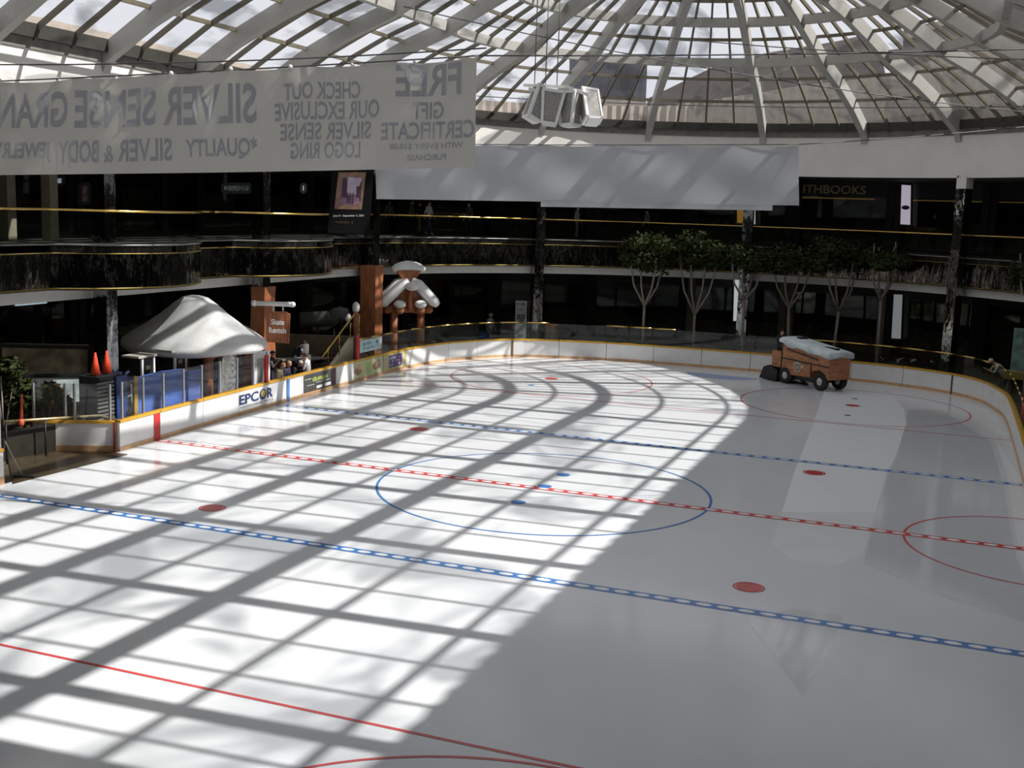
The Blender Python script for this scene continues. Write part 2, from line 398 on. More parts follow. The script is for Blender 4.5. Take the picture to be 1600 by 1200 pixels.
def add_bay(fs):
    """glazed bay between two ribs: fs = plan rays from one rib to the next (ends included)"""
    NWIN[0] += 1; k = len(fs); V = []; n = len(PROF)
    w = MB()
    for f in fs:
        for r, z in PROF: V.append((*f(r), z))
    F = [(i*n+j, (i+1)*n+j, (i+1)*n+j+1, i*n+j+1) for i in range(k-1) for j in range(1, n-1)]
    w.add(V, F); win = struct('window_%d' % NWIN[0], w, SKYGLASS, 'cloudy glazed bay of the dome')
    m = MB()
    for f in fs[1:-1]:
        P = [Vector((*f(r), z-0.05)) for r, z in PROF if r > 0.3]
        for p, q in zip(P, P[1:]): m.bar(p, q, 0.09, 0.16)
    for r in RINGS_SMALL:
        for f, g in zip(fs, fs[1:]): m.bar((*f(r), prof_z(r)-0.05), (*g(r), prof_z(r)-0.05), 0.09, 0.14)
    o = m.build('muntin', MULL, win)
    c = MB()
    for f, g in zip(fs, fs[1:]):
        (x0, y0), (x1, y1) = f(15.9), g(15.9); (x2, y2), (x3, y3) = g(15.68), f(15.68)
        c.prism([(x0, y0, 12.0), (x1, y1, 12.0), (x2, y2, 12.0), (x3, y3, 12.0)], (0, 0, 0.40))
    c.build('sill', CURB, win)
sub = lambda k, mk, a, b: [mk(v) for v in [a]+lerp_az(a, b, k)+[b]]
for i in range(9): add_bay(sub(4, far_ray, AZ[i], AZ[i+1]))
for mk in (left_ray, right_ray):
    ys = [16.3]+LY
    for a, b in zip(ys, ys[1:]):
        if b in (14.6, -14.8): add_bay(sub(2, mk, a, b))
        else: add_bay(sub(3, mk, a, b))
for az in AZ[1:-1]: add_rib(far_ray(az))
for y in LY: add_rib(left_ray(y)); add_rib(right_ray(y))
for r in RINGS_BIG:
    L = stad(r, 36, 12); mb = MB(); z = prof_z(r)-0.22
    for (x0, y0), (x1, y1) in zip(L, L[1:]+L[:1]):
        if min(y0, y1) < YE-.01 and max(y0, y1) <= YE: continue
        y0, y1 = max(y0, YE), max(y1, YE)
        mb.bar((x0, y0, z), (x1, y1, z), 0.28, 0.40)
    NTRIM[0] += 1; struct('trim_%d' % NTRIM[0], mb, RIB, 'horizontal ring beam of the glass dome')
mb = MB(); mb.bar((CX, YE, 17.75), (CX, CY, 17.75), 0.4, 0.5); struct('trim_ridge', mb, RIB, 'ridge beam of the glass dome')

mb = MB(); mb.prism([(CX-r, YE-.35, z) for r, z in PROF] + [(CX+r, YE-.35, z) for r, z in PROF[-2::-1]], (0, -.3, 0)); struct('wall_gable', mb, PLASTER, 'plaster end wall closing the glazed vault')
near = [p for p in stad(16.0) if p[1] < YE-.4]; near = [(CX-16.0, YE-.36)] + [p for p in near if p[0] <= CX and p[1] >= -CY] + [p for p in near if p[1] < -CY] + [p for p in near if p[0] > CX and p[1] >= -CY] + [(CX+16.0, YE-.36)]
mb = MB(); mb.prism([(x, y, 12.0) for x, y in near], (0, 0, .3)); struct('ceiling_near', mb, PLASTER, 'plain plaster ceiling over the near end of the hall')

# ribbed metal parapet on the roof outside the dome (it shades the right of the ice)
def par_h(az): # az -90 .. 90 in the apse
    K = [(-90, 12.9), (-45, 13.1), (-20, 13.3), (-5, 14.0), (5, 14.5), (18, 14.8), (30, 15.7), (90, 15.9)]
    for (a, x), (b, y) in zip(K, K[1:]):
        if a <= az <= b: return x + (y-x)*(az-a)/(b-a)
    return 15.9
CLAD = mat('ribbed_beige_cladding', (0.36, 0.31, 0.265), 0.6, var=0.08)
mb = MB(); pts = []; hs = []
for i in range(90): pts.append((CX+17.2, -CY+2*CY*i/90)); hs.append(15.9)
for i in range(221): az = 90-180*i/220; p = arcpt(17.2, az); pts.append((p.x, p.y)); hs.append(par_h(az))
for i in range(91): pts.append((CX-17.2, CY-2*CY*i/90)); hs.append(12.9)
q = []
for k, (x, y) in enumerate(pts):
    c = Vector((CX, max(-CY, min(CY, y)))); d = (Vector((x, y))-c).normalized(); o = 0.0 if k % 2 else 0.07
    q.append((x+d.x*o, y+d.y*o))
n = len(q)
mb.add([(x, y, 12.0) for x, y in q] + [(x, y, h) for (x, y), h in zip(q, hs)], [(i, i+1, n+i+1, n+i) for i in range(n-1)])
mb.add([(x, y, h) for (x, y), h in zip(q, hs)] + [(x*1.012, y*1.012, h) for (x, y), h in zip(q, hs)], [(i, i+1, n+i+1, n+i) for i in range(n-1)])
struct('wall_parapet', mb, CLAD, 'ribbed beige roof wall outside the dome')

# ------------------------------------------------------------------ buildings seen through the dome
def mass(name, label, px, D, depth, m):
    P = [at(x, y, D) for x, y in px]; c = sum(P, Vector())/len(P); g = Vector((c.x, c.y, 12.0))
    t = thing(name, label, 'building', g); d = (c-CAM); d.z = 0; d.normalize()
    mb = MB(); mb.prism(P, d*depth); mb.build('wall', m, t); return t, P, d
BROWNROOF = mat('brown_metal_roof', (0.10, 0.082, 0.075), 0.6, var=0.15, scale=0.1)
t, P, d = mass('office_tower', 'dark blue-grey tower block seen through the dome glass', [(888, 190), (1008, 190), (1012, 84), (890, 86)], 118, 14, mat('tower_cladding', (0.075, 0.08, 0.12), 0.4, var=0.3, scale=0.25, stretch=(3, 3, .4)))
mb = MB()
for k in range(9):
    a = at(896+k*13, 184, 117.6); b = at(897+k*13, 92, 117.6); mb.bar(a, b, 0.25, 0.25)
mb.build('mullion', mat('tower_mullion', (0.05, 0.05, 0.07), 0.5), t)
t, P, d = mass('low_annex', 'small beige rooftop block under the dark tower', [(935, 205), (1012, 205), (1010, 160), (935, 152)], 96, 8, CLAD)
mb = MB(); mb.box(at(985, 185, 95.9), (2.2, 0.2, 1.6), -YAW); mb.build('window', mat('dull_window', (0.2, 0.19, 0.18), 0.4), t)
t, P, d = mass('hall_roof', 'wide brown sloping metal roof rising beyond the dome', [(1005, 206), (1012, 154), (1128, 98), (1200, 82), (1310, 64), (1368, 50), (1405, 206)], 100, 30, BROWNROOF)
mb = MB()
for px in (1085, 1130): mb.prism([at(px, 150, 99.6), at(px+12, 132, 99.6), at(px+12, 152, 99.6)], d*0.3)
mb.build('roof_vent', mat('dark_vent', (0.06, 0.055, 0.06), 0.6), t)
t, P, d = mass('tall_block', 'tall brown block at the far right beyond the dome', [(1405, 206), (1412, 42), (1500, 30), (1640, -60), (1900, -160), (1900, 206)], 108, 30, BROWNROOF)
mb = MB(); mb.bar(at(1412, 60, 107.8), at(1640, -30, 107.8), 0.5, 0.5); mb.build('roof_edge', CLAD, t)

t = thing('sky_blocker', 'added brown mass blocking low sky light right of the dome', 'building', (32, 20, 12))
mb = MB(); mb.box((32, 20, 17.9), (13, 110, 11.8)); mb.build('wall', BROWNROOF, t)  # added mass that cuts low sky light to dim the right of the ice
# ------------------------------------------------------------------ columns
COLS = [(-15.7, -8.05), (-15.7, 1.0), (-15.7, 10.05), (-15.48, 18.95), (-10.51, 28.19), (-0.29, 32.48), (10.2, 29.27), (15.9, 20.6)]
for i, (x, y) in enumerate(COLS):
    c = Vector((CX, min(CY, y), 0)); d = Vector((x, y, 0))-c; yaw = math.atan2(d.y, d.x)
    mb = MB(); mb.box((x, y, 4.92), (0.52, 0.52, 9.86), yaw); o = struct('column', mb, COLM, 'mirror-clad column at the balcony edge')
    b = MB(); b.box((x, y, 9.5), (0.53, 0.53, 0.5), yaw); b.build('capital', PLASTER, o)
    b = MB(); b.box((x, y, 0.25), (0.60, 0.60, 0.5), yaw); b.build('base', BLACK, o)

# ------------------------------------------------------------------ ice markings (children of the ice)
def strip_loop(mb, c, r, w, z=0.006, n=72, a0=0, a1=2*PI):
    full = abs(a1-a0-2*PI) < 1e-6; k = n if full else n+1
    V = []
    for i in range(k):
        a = a0+(a1-a0)*i/n
        for q in (r-w/2, r+w/2): V.append((c[0]+q*math.cos(a), c[1]+q*math.sin(a), z))
    return mb.add(V, [(2*i, 2*((i+1) % k), 2*((i+1) % k)+1, 2*i+1) for i in range(n)])
def disc(mb, c, r, z=0.006, mi=0, n=28, ry=None):
    return mb.add([(c[0]+r*math.cos(2*PI*i/n), c[1]+(ry or r)*math.sin(2*PI*i/n), z) for i in range(n)], [tuple(range(n))], mi)
def xl(y):
    for (x0, y0), (x1, y1) in zip(RINK, RINK[1:]):
        if y0 <= y <= y1 and x0 < 0: return x0+(x1-x0)*(y-y0)/(y1-y0)
    return -12.75
WHITE_P = mat('white_ice_paint', (0.80, 0.82, 0.84), 0.2)
B, DX, DY, CYY = 7.415, 6.63, 5.92, 19.82
def chain_line(name, y, w, m, label):
    mb = MB(); x0, x1 = xl(y)+0.05, 12.5; mb.add([(x0, y-w/2, .004), (x1, y-w/2, .004), (x1, y+w/2, .004), (x0, y+w/2, .004)], [(0,1,2,3)])
    k = int((x1-x0)/0.42)
    for i in range(k): disc(mb, (x0+(i+.5)*(x1-x0)/k, y), 0.165, .007, 1, 10, w*0.27)
    o = mb.build(name, [m, WHITE_P], ice); o['label'] = label
chain_line('center_line', 0.0, 0.31, RED_P, 'red chain-patterned center line across the ice')
chain_line('blue_line', -B, 0.31, BLUE_P, 'blue chain-patterned line nearer the camera')
chain_line('blue_line', B, 0.31, BLUE_P, 'blue chain-patterned line toward the far end')
for y, n_ in ((-2*B-0.05, 'thin red line crossing the near ice'), (2*B+0.2, 'thin red line crossing the far ice')):
    mb = MB(); x0 = xl(y)+.05; w = 0.035
    mb.add([(x0, y-w, .005), (12.5, y-w, .005), (12.5, y+w, .005), (x0, y+w, .005)], [(0,1,2,3)])
    mb.build('red_line', RED_P, ice)['label'] = n_
mb = MB(); strip_loop(mb, (0, 0), 4.57, 0.07, n=96); mb.build('center_circle', BLUE_P, ice)['label'] = 'thin blue circle at center ice'
for sx in (-1, 1):
    for sy in (-1, 1):
        mb = MB(); strip_loop(mb, (sx*DX-(.9 if (sx > 0 and sy < 0) else 0), sy*CYY+(.25 if sy < 0 else 0)), 4.57, 0.06, n=96); mb.build('faceoff_circle', RED_P, ice)
        mb = MB(); disc(mb, (sx*DX, sy*CYY), 0.30); mb.build('faceoff_dot', RED_P, ice)
        mb = MB(); strip_loop(mb, (sx*DX, sy*DY), 0.31, 0.05); disc(mb, (sx*DX, sy*DY), 0.27); mb.build('faceoff_dot', RED_P, ice)
for p in ((880, 742), (810, 785), (851, 760), (1336, 623), (1324, 649), (830, 602)):
    q = atz(*p, 0); mb = MB(); disc(mb, q, 0.20 if p[1] > 700 else 0.14); mb.build('blue_spot', BLUE_P, ice)
mb = MB(); strip_loop(mb, (12.5, 0), 3.05, 0.06, n=48, a0=PI/2, a1=1.5*PI); mb.build('referee_crease', RED_P, ice)
q = atz(1130, 589, 0); mb = MB(); mb.add([(q.x-1.9, q.y+.7, .005)] + [(q.x-.1+1.8*math.cos(a), q.y+.7-1.5*math.sin(a), .005) for a in [PI-PI*i/16 for i in range(17)]], [tuple(range(17))]); mb.build('goal_crease', PALE_BLUE_P, ice)['label'] = 'pale blue half-round goal crease at the far end'
# freshly flooded track behind the ice resurfacer
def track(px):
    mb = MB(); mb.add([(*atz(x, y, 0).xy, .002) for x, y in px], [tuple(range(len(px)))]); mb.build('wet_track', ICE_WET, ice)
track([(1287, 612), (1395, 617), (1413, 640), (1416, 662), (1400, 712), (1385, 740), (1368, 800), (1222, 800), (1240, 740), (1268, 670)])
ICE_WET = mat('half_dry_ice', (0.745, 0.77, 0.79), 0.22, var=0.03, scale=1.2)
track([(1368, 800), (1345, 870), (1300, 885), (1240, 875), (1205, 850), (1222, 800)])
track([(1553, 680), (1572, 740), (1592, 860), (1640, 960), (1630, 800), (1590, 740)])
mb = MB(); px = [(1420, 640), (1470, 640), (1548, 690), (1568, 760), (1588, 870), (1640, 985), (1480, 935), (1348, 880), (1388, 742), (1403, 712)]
mb.add([(*atz(x, y, 0).xy, .0018) for x, y in px], [tuple(range(len(px)))]); mb.build('wet_patch', mat('wet_shaded_ice', (.62, .645, .67), .08, var=.03), ice)  # wet ice, its colour lowered further to imitate dimmer light on the right
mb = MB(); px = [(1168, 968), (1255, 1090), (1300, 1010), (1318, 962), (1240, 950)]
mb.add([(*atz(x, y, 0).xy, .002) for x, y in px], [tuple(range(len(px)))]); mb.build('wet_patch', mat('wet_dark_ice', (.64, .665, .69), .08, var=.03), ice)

# ------------------------------------------------------------------ rink boards
def board_pts(y0, y1):
    """rink outline between left-side y0 and y1 measured along RINK by index fraction"""
LEN = [0.0]
for (x0, y0), (x1, y1) in zip(RINK, RINK[1:]): LEN.append(LEN[-1]+math.hypot(x1-x0, y1-y0))
def rink_at(s):
    s = max(0, min(LEN[-1]-1e-6, s))
    for i in range(len(RINK)-1):
        if LEN[i] <= s <= LEN[i+1]:
            t = (s-LEN[i])/(LEN[i+1]-LEN[i]); (x0, y0), (x1, y1) = RINK[i], RINK[i+1]
            d = Vector((x1-x0, y1-y0, 0)).normalized(); return Vector((x0+(x1-x0)*t, y0+(y1-y0)*t, 0)), d, Vector((d.y, -d.x, 0))   # point, along, inward normal
def s_of_px(px, z=0.0):
    best = (1e9, 0)
    for i in range(int(LEN[-1]/0.05)):
        p, d, nrm = rink_at(i*.05); v = p-CAM + Vector((0, 0, z)); w = v.dot(FW); x = 800+FPX*v.dot(RT)/w
        if p.x < 8 and p.y < 27.9 or p.y > 20:
            if abs(x-px) < best[0]: best = (abs(x-px), i*.05)
    return best[1]
H = 0.92
def seg_pts(s0, s1, k=4): return [rink_at(s0+(s1-s0)*i/k) for i in range(k+1)]
def board(s0, s1, label, group=None, gap=True, cap=True):
    P = seg_pts(s0+.012, s1-.012); c = rink_at((s0+s1)/2)[0]
    t = thing('dasher_board', label, 'rink board', (c.x, c.y, 0), group)
    def strip(z0, z1, t0, t1, m, nm):
        mb = MB()
        for (p, d, n), (q, e, o) in zip(P, P[1:]):
            a, b = p+n*t0, p-n*t1; cc, dd = q+o*t0, q-o*t1
            V = [Vector((v.x, v.y, z)) for z in (z0, z1) for v in (a, b, dd, cc)]
            mb.add(V, [(3,2,1,0),(4,5,6,7),(0,1,5,4),(1,2,6,5),(2,3,7,6),(3,0,4,7)])
        return mb.build(nm, m, t)
    strip(0.0, H-.05, 0.0, 0.09, WHITE_BOARD, 'panel'); strip(0.0, 0.13, 0.012, 0.0, KICK, 'kick_plate')
    if cap: strip(H-.05, H+.03, 0.03, 0.13, YELLOW_CAP, 'cap_rail')
    return t
def on_board(s, z, off=0.016):
    p, d, n = rink_at(s); return p + n*off + Vector((0, 0, z))
def patch(mb, s0, s1, z0, z1, off, mi=0, k=3):
    for i in range(k):
        a, b = s0+(s1-s0)*i/k, s0+(s1-s0)*(i+1)/k
        mb.add([on_board(a, z0, off), on_board(b, z0, off), on_board(b, z1, off), on_board(a, z1, off)], [(0,1,2,3)], mi)
BK = [187, 250, 318, 374, 447, 472, 526, 553, 598, 640, 700, 745, 800]
S = [s_of_px(x) for x in BK]
lab = ['white board end panel beside the red stripe by the open gate', 'white board panel just right of the red stripe, below the blue padding',
       'white board panel between the red stripe panel and the EPCOR advert', 'white board panel carrying the EPCOR logo', 'white bench gate panel beside the blue stripe',
       'white board panel carrying the dark advert with yellow-green lettering', 'white board panel between the dark advert and the pale green advert',
       'white board panel with the faded pale green advert', 'white board panel with the purple advert', 'white board panel where the left side starts to curve, roof shadows on it',
       'white sunlit board panel in front of the walking person with the blue bag', 'white board panel left of the brown gate seam']
BD = []
for a, b, l in zip(S, S[1:], lab): BD.append(board(a, b, l))
mb = MB(); patch(mb, S[1]-.34, S[1]-.04, 0.0, H-.05, .02, k=1); mb.build('red_stripe', RED, BD[0])
mb = MB(); patch(mb, S[4]+.02, S[4]+.22, 0.0, H-.05, .02, k=1); mb.build('blue_stripe', BLUE_P, BD[4])
mb = MB(); f = lambda u, v: on_board(u, v, .02)
sm = s_of_px(400); NAVY = mat('navy_lettering', (0.02, 0.045, 0.14), 0.5); GREYT = mat('grey_lettering', (0.25, 0.25, 0.27), 0.5)
mb.text_on('EPC', f, sm-.50, .55, 1.30, .36, 0); mb.text_on('R', f, sm+.96, .55, .40, .36, 0); mb.strokes(f, sm, .28, 2.35, .05, 1, 30, 2)
V = [f(sm+.46+.23*math.cos(a*PI/10), .55+.2*math.sin(a*PI/10)) for a in range(20)]; mb.add(V, [tuple(range(20))], 0)
V = [on_board(sm+.46+.14*math.cos(a*PI/10), .58+.13*math.sin(a*PI/10), .024) for a in range(20)]; mb.add(V, [tuple(range(20))], 2)
mb.build('logo', [NAVY, GREYT, mat('gold_logo', (0.60, 0.45, 0.08), 0.5)], BD[3])
mb = MB(); a, b = S[5]+.12, S[6]-.1; patch(mb, a, b, .14, .84, .02); mm = (a+b)/2
g = lambda u, v: on_board(u, v, .026)
patch(mb, b-.25, b, .14, .84, .023, 3, 1)
mb.strokes(g, mm, .60, (b-a)*.48, .19, 1, 9, 3); mb.strokes(g, mm+.25, .45, (b-a)*.45, .035, 2, 22, 4); mb.strokes(g, mm-1.0, .66, (b-a)*.2, .04, 2, 9, 5); mb.strokes(g, mm-.8, .40, (b-a)*.22, .035, 2, 9, 6)
patch(mb, mm-.3, mm+.2, .2, .31, .024, 2, 1); patch(mb, mm+.35, mm+.9, .2, .33, .024, 2, 1)
mb.build('advert', [mat('advert_dark_grey', (0.06, 0.06, 0.055), 0.5), mat('lime_lettering', (0.42, 0.52, 0.12), 0.5), WHITE_BOARD, mat('plum_edge', (0.12, 0.03, 0.07), 0.5)], BD[5])
mb = MB(); a, b = S[7]+.05, S[8]-.05; patch(mb, a, b, .14, .85, .02)
for u, v, r, mi in ((.12, .45, .22, 1), (.18, .62, .16, 2), (.78, .5, .24, 1), (.84, .64, .15, 2), (.45, .6, .2, 3), (.5, .35, .12, 3)):
    V = [on_board(a+(b-a)*u+1.6*r*math.cos(k*PI/8), v+r*math.sin(k*PI/8)*.8, .022+mi*.002) for k in range(16)]; mb.add(V, [tuple(range(16))], mi)
mb.build('advert', [mat('advert_pale_green', (0.56, 0.62, 0.34), 0.5, var=.15), mat('advert_brown', (0.30, 0.17, 0.09), 0.5, var=.4), mat('advert_skin', (0.55, 0.33, 0.24), 0.5), mat('advert_lime', (0.42, 0.55, 0.18), 0.5)], BD[7])
mb = MB(); a, b = S[8]+.05, S[9]-.35; patch(mb, a, b, .14, .86, .02); patch(mb, a+.5, b-.4, .22, .8, .023, 1); mm = (a+b)/2
for k, v in enumerate((.66, .5, .34)): mb.strokes(g, mm-.35, v, 1.7, .11, 2, 8, 10+k)
for k in range(5): patch(mb, mm+.75+.14*(k % 2), mm+.9+.14*(k % 2), .26+.1*k, .34+.1*k, .026, 2, 1)
mb.build('advert', [mat('advert_yellow', (0.62, 0.56, 0.20), 0.5), mat('advert_purple', (0.10, 0.07, 0.22), 0.5, var=.3), mat('advert_lilac', (0.52, 0.45, 0.60), 0.5)], BD[8])
mb = MB(); patch(mb, S[12]-.06, S[12]+.06, 0, H-.03, .02, k=1); mb.build('gate_seam', mat('brown_seam', (0.16, 0.09, 0.04), 0.6), BD[11])
s = S[-1]; sd = s_of_px(1484); s_end = LEN[-1]-0.3; k = 0
nfar = round((sd-s)/2.44); nright = round((s_end-sd)/2.44)
for i in range(nfar): board(s+(sd-s)*i/nfar, s+(sd-s)*(i+1)/nfar, 'plain white board panel with yellow cap along the curved far end', 'far end boards')
for i in range(nright):
    o = board(sd+(s_end-sd)*i/nright, sd+(s_end-sd)*(i+1)/nright, 'plain white board panel with yellow cap right of the dark gate seam', 'right side boards')
    if i == 0:
        mb = MB(); patch(mb, sd-.0, sd+.09, 0, H-.03, .02, k=1); mb.build('gate_seam', DARK_GAP, o)['label'] = 'dark upright seam of the gate'
# return board at the open gate, and the next board across the gap
def flat_board(a, b, label, posts=()):
    a, b = Vector((*a, 0)), Vector((*b, 0)); d = (b-a).normalized(); n = Vector((d.y, -d.x, 0)); c = (a+b)/2
    t = thing('dasher_board', label, 'rink board', c)
    for nm, z0, z1, t0, t1, m in (('panel', 0.0, H-.05, 0, .1, WHITE_BOARD), ('kick_plate', 0.0, .2, .012, 0, KICK), ('cap_rail', H-.05, H+.03, .03, .13, YELLOW_CAP)):
        mb = MB(); mb.prism([(a+n*t0)+Vector((0, 0, z0)), (b+n*t0)+Vector((0, 0, z0)), (b-n*t1)+Vector((0, 0, z0)), (a-n*t1)+Vector((0, 0, z0))], (0, 0, z1-z0)); mb.build(nm, m, t)
    return t, a, b, d, n
t, a, b, d, n = flat_board((-14.95, -3.1), (-12.90, -2.03), 'white return board with faded orange kick strip beside the open gate')
for k in (0, 1):
    mb = MB(); q = b if k else a; mb.box(q+Vector((0, 0, .45))+d*(.03 if k else -.03), (.07, .13, .92), math.atan2(d.y, d.x)); mb.build('end_post', mat('maroon_end', (0.20, 0.04, 0.02), 0.5), t)
flat_board((-12.78, -11.4), (-12.76, -6.45), 'white board at the left picture edge with orange cap before the gap')

# rink glass with aluminium posts on the left
def pane(s0, s1, z0, z1, label, group, post=True, rail=False, name='rink_glass_panel', k=2, stanch=(0,)):
    s0, s1 = s0+(.0 if post else .012), s1-(.035 if post and len(stanch) == 1 else .012)
    P = [rink_at(s0+(s1-s0)*i/k) for i in range(k+1)]; c = rink_at((s0+s1)/2)[0]; c = c - rink_at((s0+s1)/2)[2]*.05
    t = thing(name, label, 'rink glass', (c.x, c.y, z0), group)
    mb = MB(); e = .02/(s1-s0)
    for (p, d, n), (q, dd, o) in zip(P, P[1:]):
        p, q = p-n*.05, q-o*.05; mb.add([(p.x, p.y, z0), (q.x, q.y, z0), (q.x, q.y, z1), (p.x, p.y, z1)], [(0,1,2,3)])
    mb.build('glass_pane', GLASS_RINK if post else GLASS, t)
    if post:
        for w in stanch:
            p, d, n = P[0] if w == 0 else P[-1]; p = p-n*.05; mb = MB(); mb.box((p.x, p.y, (z0+z1)/2), (.055, .06, z1-z0), math.atan2(d.y, d.x)); mb.build('post', ALU, t)
    if rail:
        mb = MB(); mb.tube([(p.x-n.x*.05, p.y-n.y*.05, z1+.02) for p, d, n in P], .035, 8, caps=True); mb.build('handrail', GOLD, t)
    return t
PX = [190, 223, 255, 286, 315, 343, 370, 396, 417]
SP = [s_of_px(x+2, 1.4) for x in PX]
for i, (a, b) in enumerate(zip(SP, SP[1:])):
    pane(a, b, H+.03, 2.08, 'clear rink glass panel with aluminium post above the left boards', 'left side rink glass', stanch=(0, 1) if i == 7 else (0,))
s0 = s_of_px(561, 1.4); s1 = s_of_px(858, 1.4); k = 11
for i in range(k): pane(s0+(s1-s0)*i/k, s0+(s1-s0)*(i+1)/k, H+.03, 1.78, 'greenish glass panel with brass handrail on the left curve of the boards', 'left curve glass', False, True)
s2 = s_of_px(945, 1.4); s3 = s_of_px(1056, 1.4); s4 = s_of_px(1266, 1.4); s5 = LEN[-1]-9.5
for a, b, rl, l, gname in ((s1, s2, False, 'greenish glass panel without handrail right of the mirrored far column', 'far glass without rail'), (s2, s3, True, 'greenish glass panel with brass handrail in front of the two nearer far trees', 'far glass with rail'),
                        (s3, s4, False, 'greenish glass panel without handrail left of the ice resurfacer', 'far glass beside the resurfacer'), (s4, s5, True, 'dark glass panel with brass handrail round the far right corner', 'far right glass')):
    k = max(1, round((b-a)/1.35))
    for i in range(k): pane(a+(b-a)*i/k, a+(b-a)*(i+1)/k, H+.03, 1.78, l, gname, False, rl)
# glass on the return board and the board at the picture edge
def flat_glass(a, b, z0, z1, label, posts):
    a, b = Vector((*a, 0)), Vector((*b, 0)); t = thing('rink_glass_panel', label, 'rink glass', ((a.x+b.x)/2, (a.y+b.y)/2, z0))
    mb = MB(); mb.add([(a.x, a.y, z0), (b.x, b.y, z0), (b.x, b.y, z1), (a.x, a.y, z1)], [(0,1,2,3)]); mb.build('glass_pane', GLASS_RINK, t)
    for f_ in posts:
        q = a+(b-a)*f_; mb = MB(); mb.box((q.x, q.y, (z0+z1)/2), (.06, .06, z1-z0)); mb.build('post', ALU, t)
flat_glass((-14.95, -3.05), (-12.97, -2.0), H+.03, 2.05, 'rink glass with four posts standing on the return board by the gate', (0.0, .4, .52, .97))
flat_glass((-12.83, -11.4), (-12.83, -6.5), H+.03, 2.15, 'rink glass with thick post at the left picture edge', (0.93, 1.0))
for px, y0, y1, l in ((418, 558, 604, 'red goal-side post beside the seated people on the boards'), (560, 545, 572, 'red post at the start of the brass handrail')):
    s = s_of_px(px, 1.2); p, d, n = rink_at(s); p = p-n*.05; mb = MB(); mb.tube([(p.x, p.y, H+.03), (p.x, p.y, 1.95)], .085, 10)
    tag(mb.build('padded_post', RED, None), l, 'post')
mb = MB(); mb.tube([(12.88, 16.0, -.02), (12.88, 16.0, 1.45)], .10, 10); tag(mb.build('padded_post', RED), 'red post behind the right boards below the leaning person', 'post')

# ------------------------------------------------------------------ balcony railings
EL = edge_loop(-0.06)
# order along the view: left (y rising) -> far apse -> right
FULL = EL[62:62+163][::-1] + EL[14:62][::-1]           # y from -16 to 16, then apse from left to right
FL = [0.0]
for a, b in zip(FULL, FULL[1:]): FL.append(FL[-1]+math.hypot(b[0]-a[0], b[1]-a[1]))
def along(s):
    s = max(0, min(FL[-1]-1e-6, s))
    for i in range(len(FULL)-1):
        if FL[i] <= s <= FL[i+1]:
            t = (s-FL[i])/(FL[i+1]-FL[i]); return Vector((FULL[i][0]+(FULL[i+1][0]-FULL[i][0])*t, FULL[i][1]+(FULL[i+1][1]-FULL[i][1])*t, 0))
def s_near(x, y): return min(((along(i*.1)-Vector((x, y, 0))).length, i*.1) for i in range(int(FL[-1]/.1)))[1]
cuts = [s_near(-16, -3.3), s_near(-16, 7.25), s_near(-16, 15.9), s_near(-15.6, 18.95), s_near(-10.6, 28.2), s_near(-.3, 32.7), s_near(10.3, 29.4), FL[-1]-6]
rl = ['brass-topped glass railing round the nearer curved balcony bay', 'brass-topped glass railing round the second curved balcony bay', 'short brass-topped glass railing left of the hanging poster column',
      'brass-topped glass railing in front of the upper-level walkers', 'brass-topped glass railing right of the column above the free-offer stands', 'brass-topped glass railing above the dark trees', 'brass-topped glass railing at the far right balcony end']
for a, b, l in zip(cuts, cuts[1:], rl):
    c = along((a+b)/2); t = thing('balcony_railing', l, 'railing', (c.x, c.y, 6.05), 'balcony railings')
    k = max(2, round((b-a)/1.5)); 
    for i in range(k):
        mb = MB(); p = [along(a+(b-a)*(i+j/3)/k) for j in range(4)]
        mb.add([(q.x, q.y, 6.1) for q in p]+[(q.x, q.y, 7.05) for q in p], [(j, j+1, 5+j, 4+j) for j in range(3)]); mb.build('glass_pane', GLASS, t)
    mb = MB(); q = [along(a+.04+(b-a-.08)*i/40) for i in range(41)]; mb.tube([(p.x, p.y, 7.1) for p in q], .04, 8); mb.build('handrail', GOLD, t)

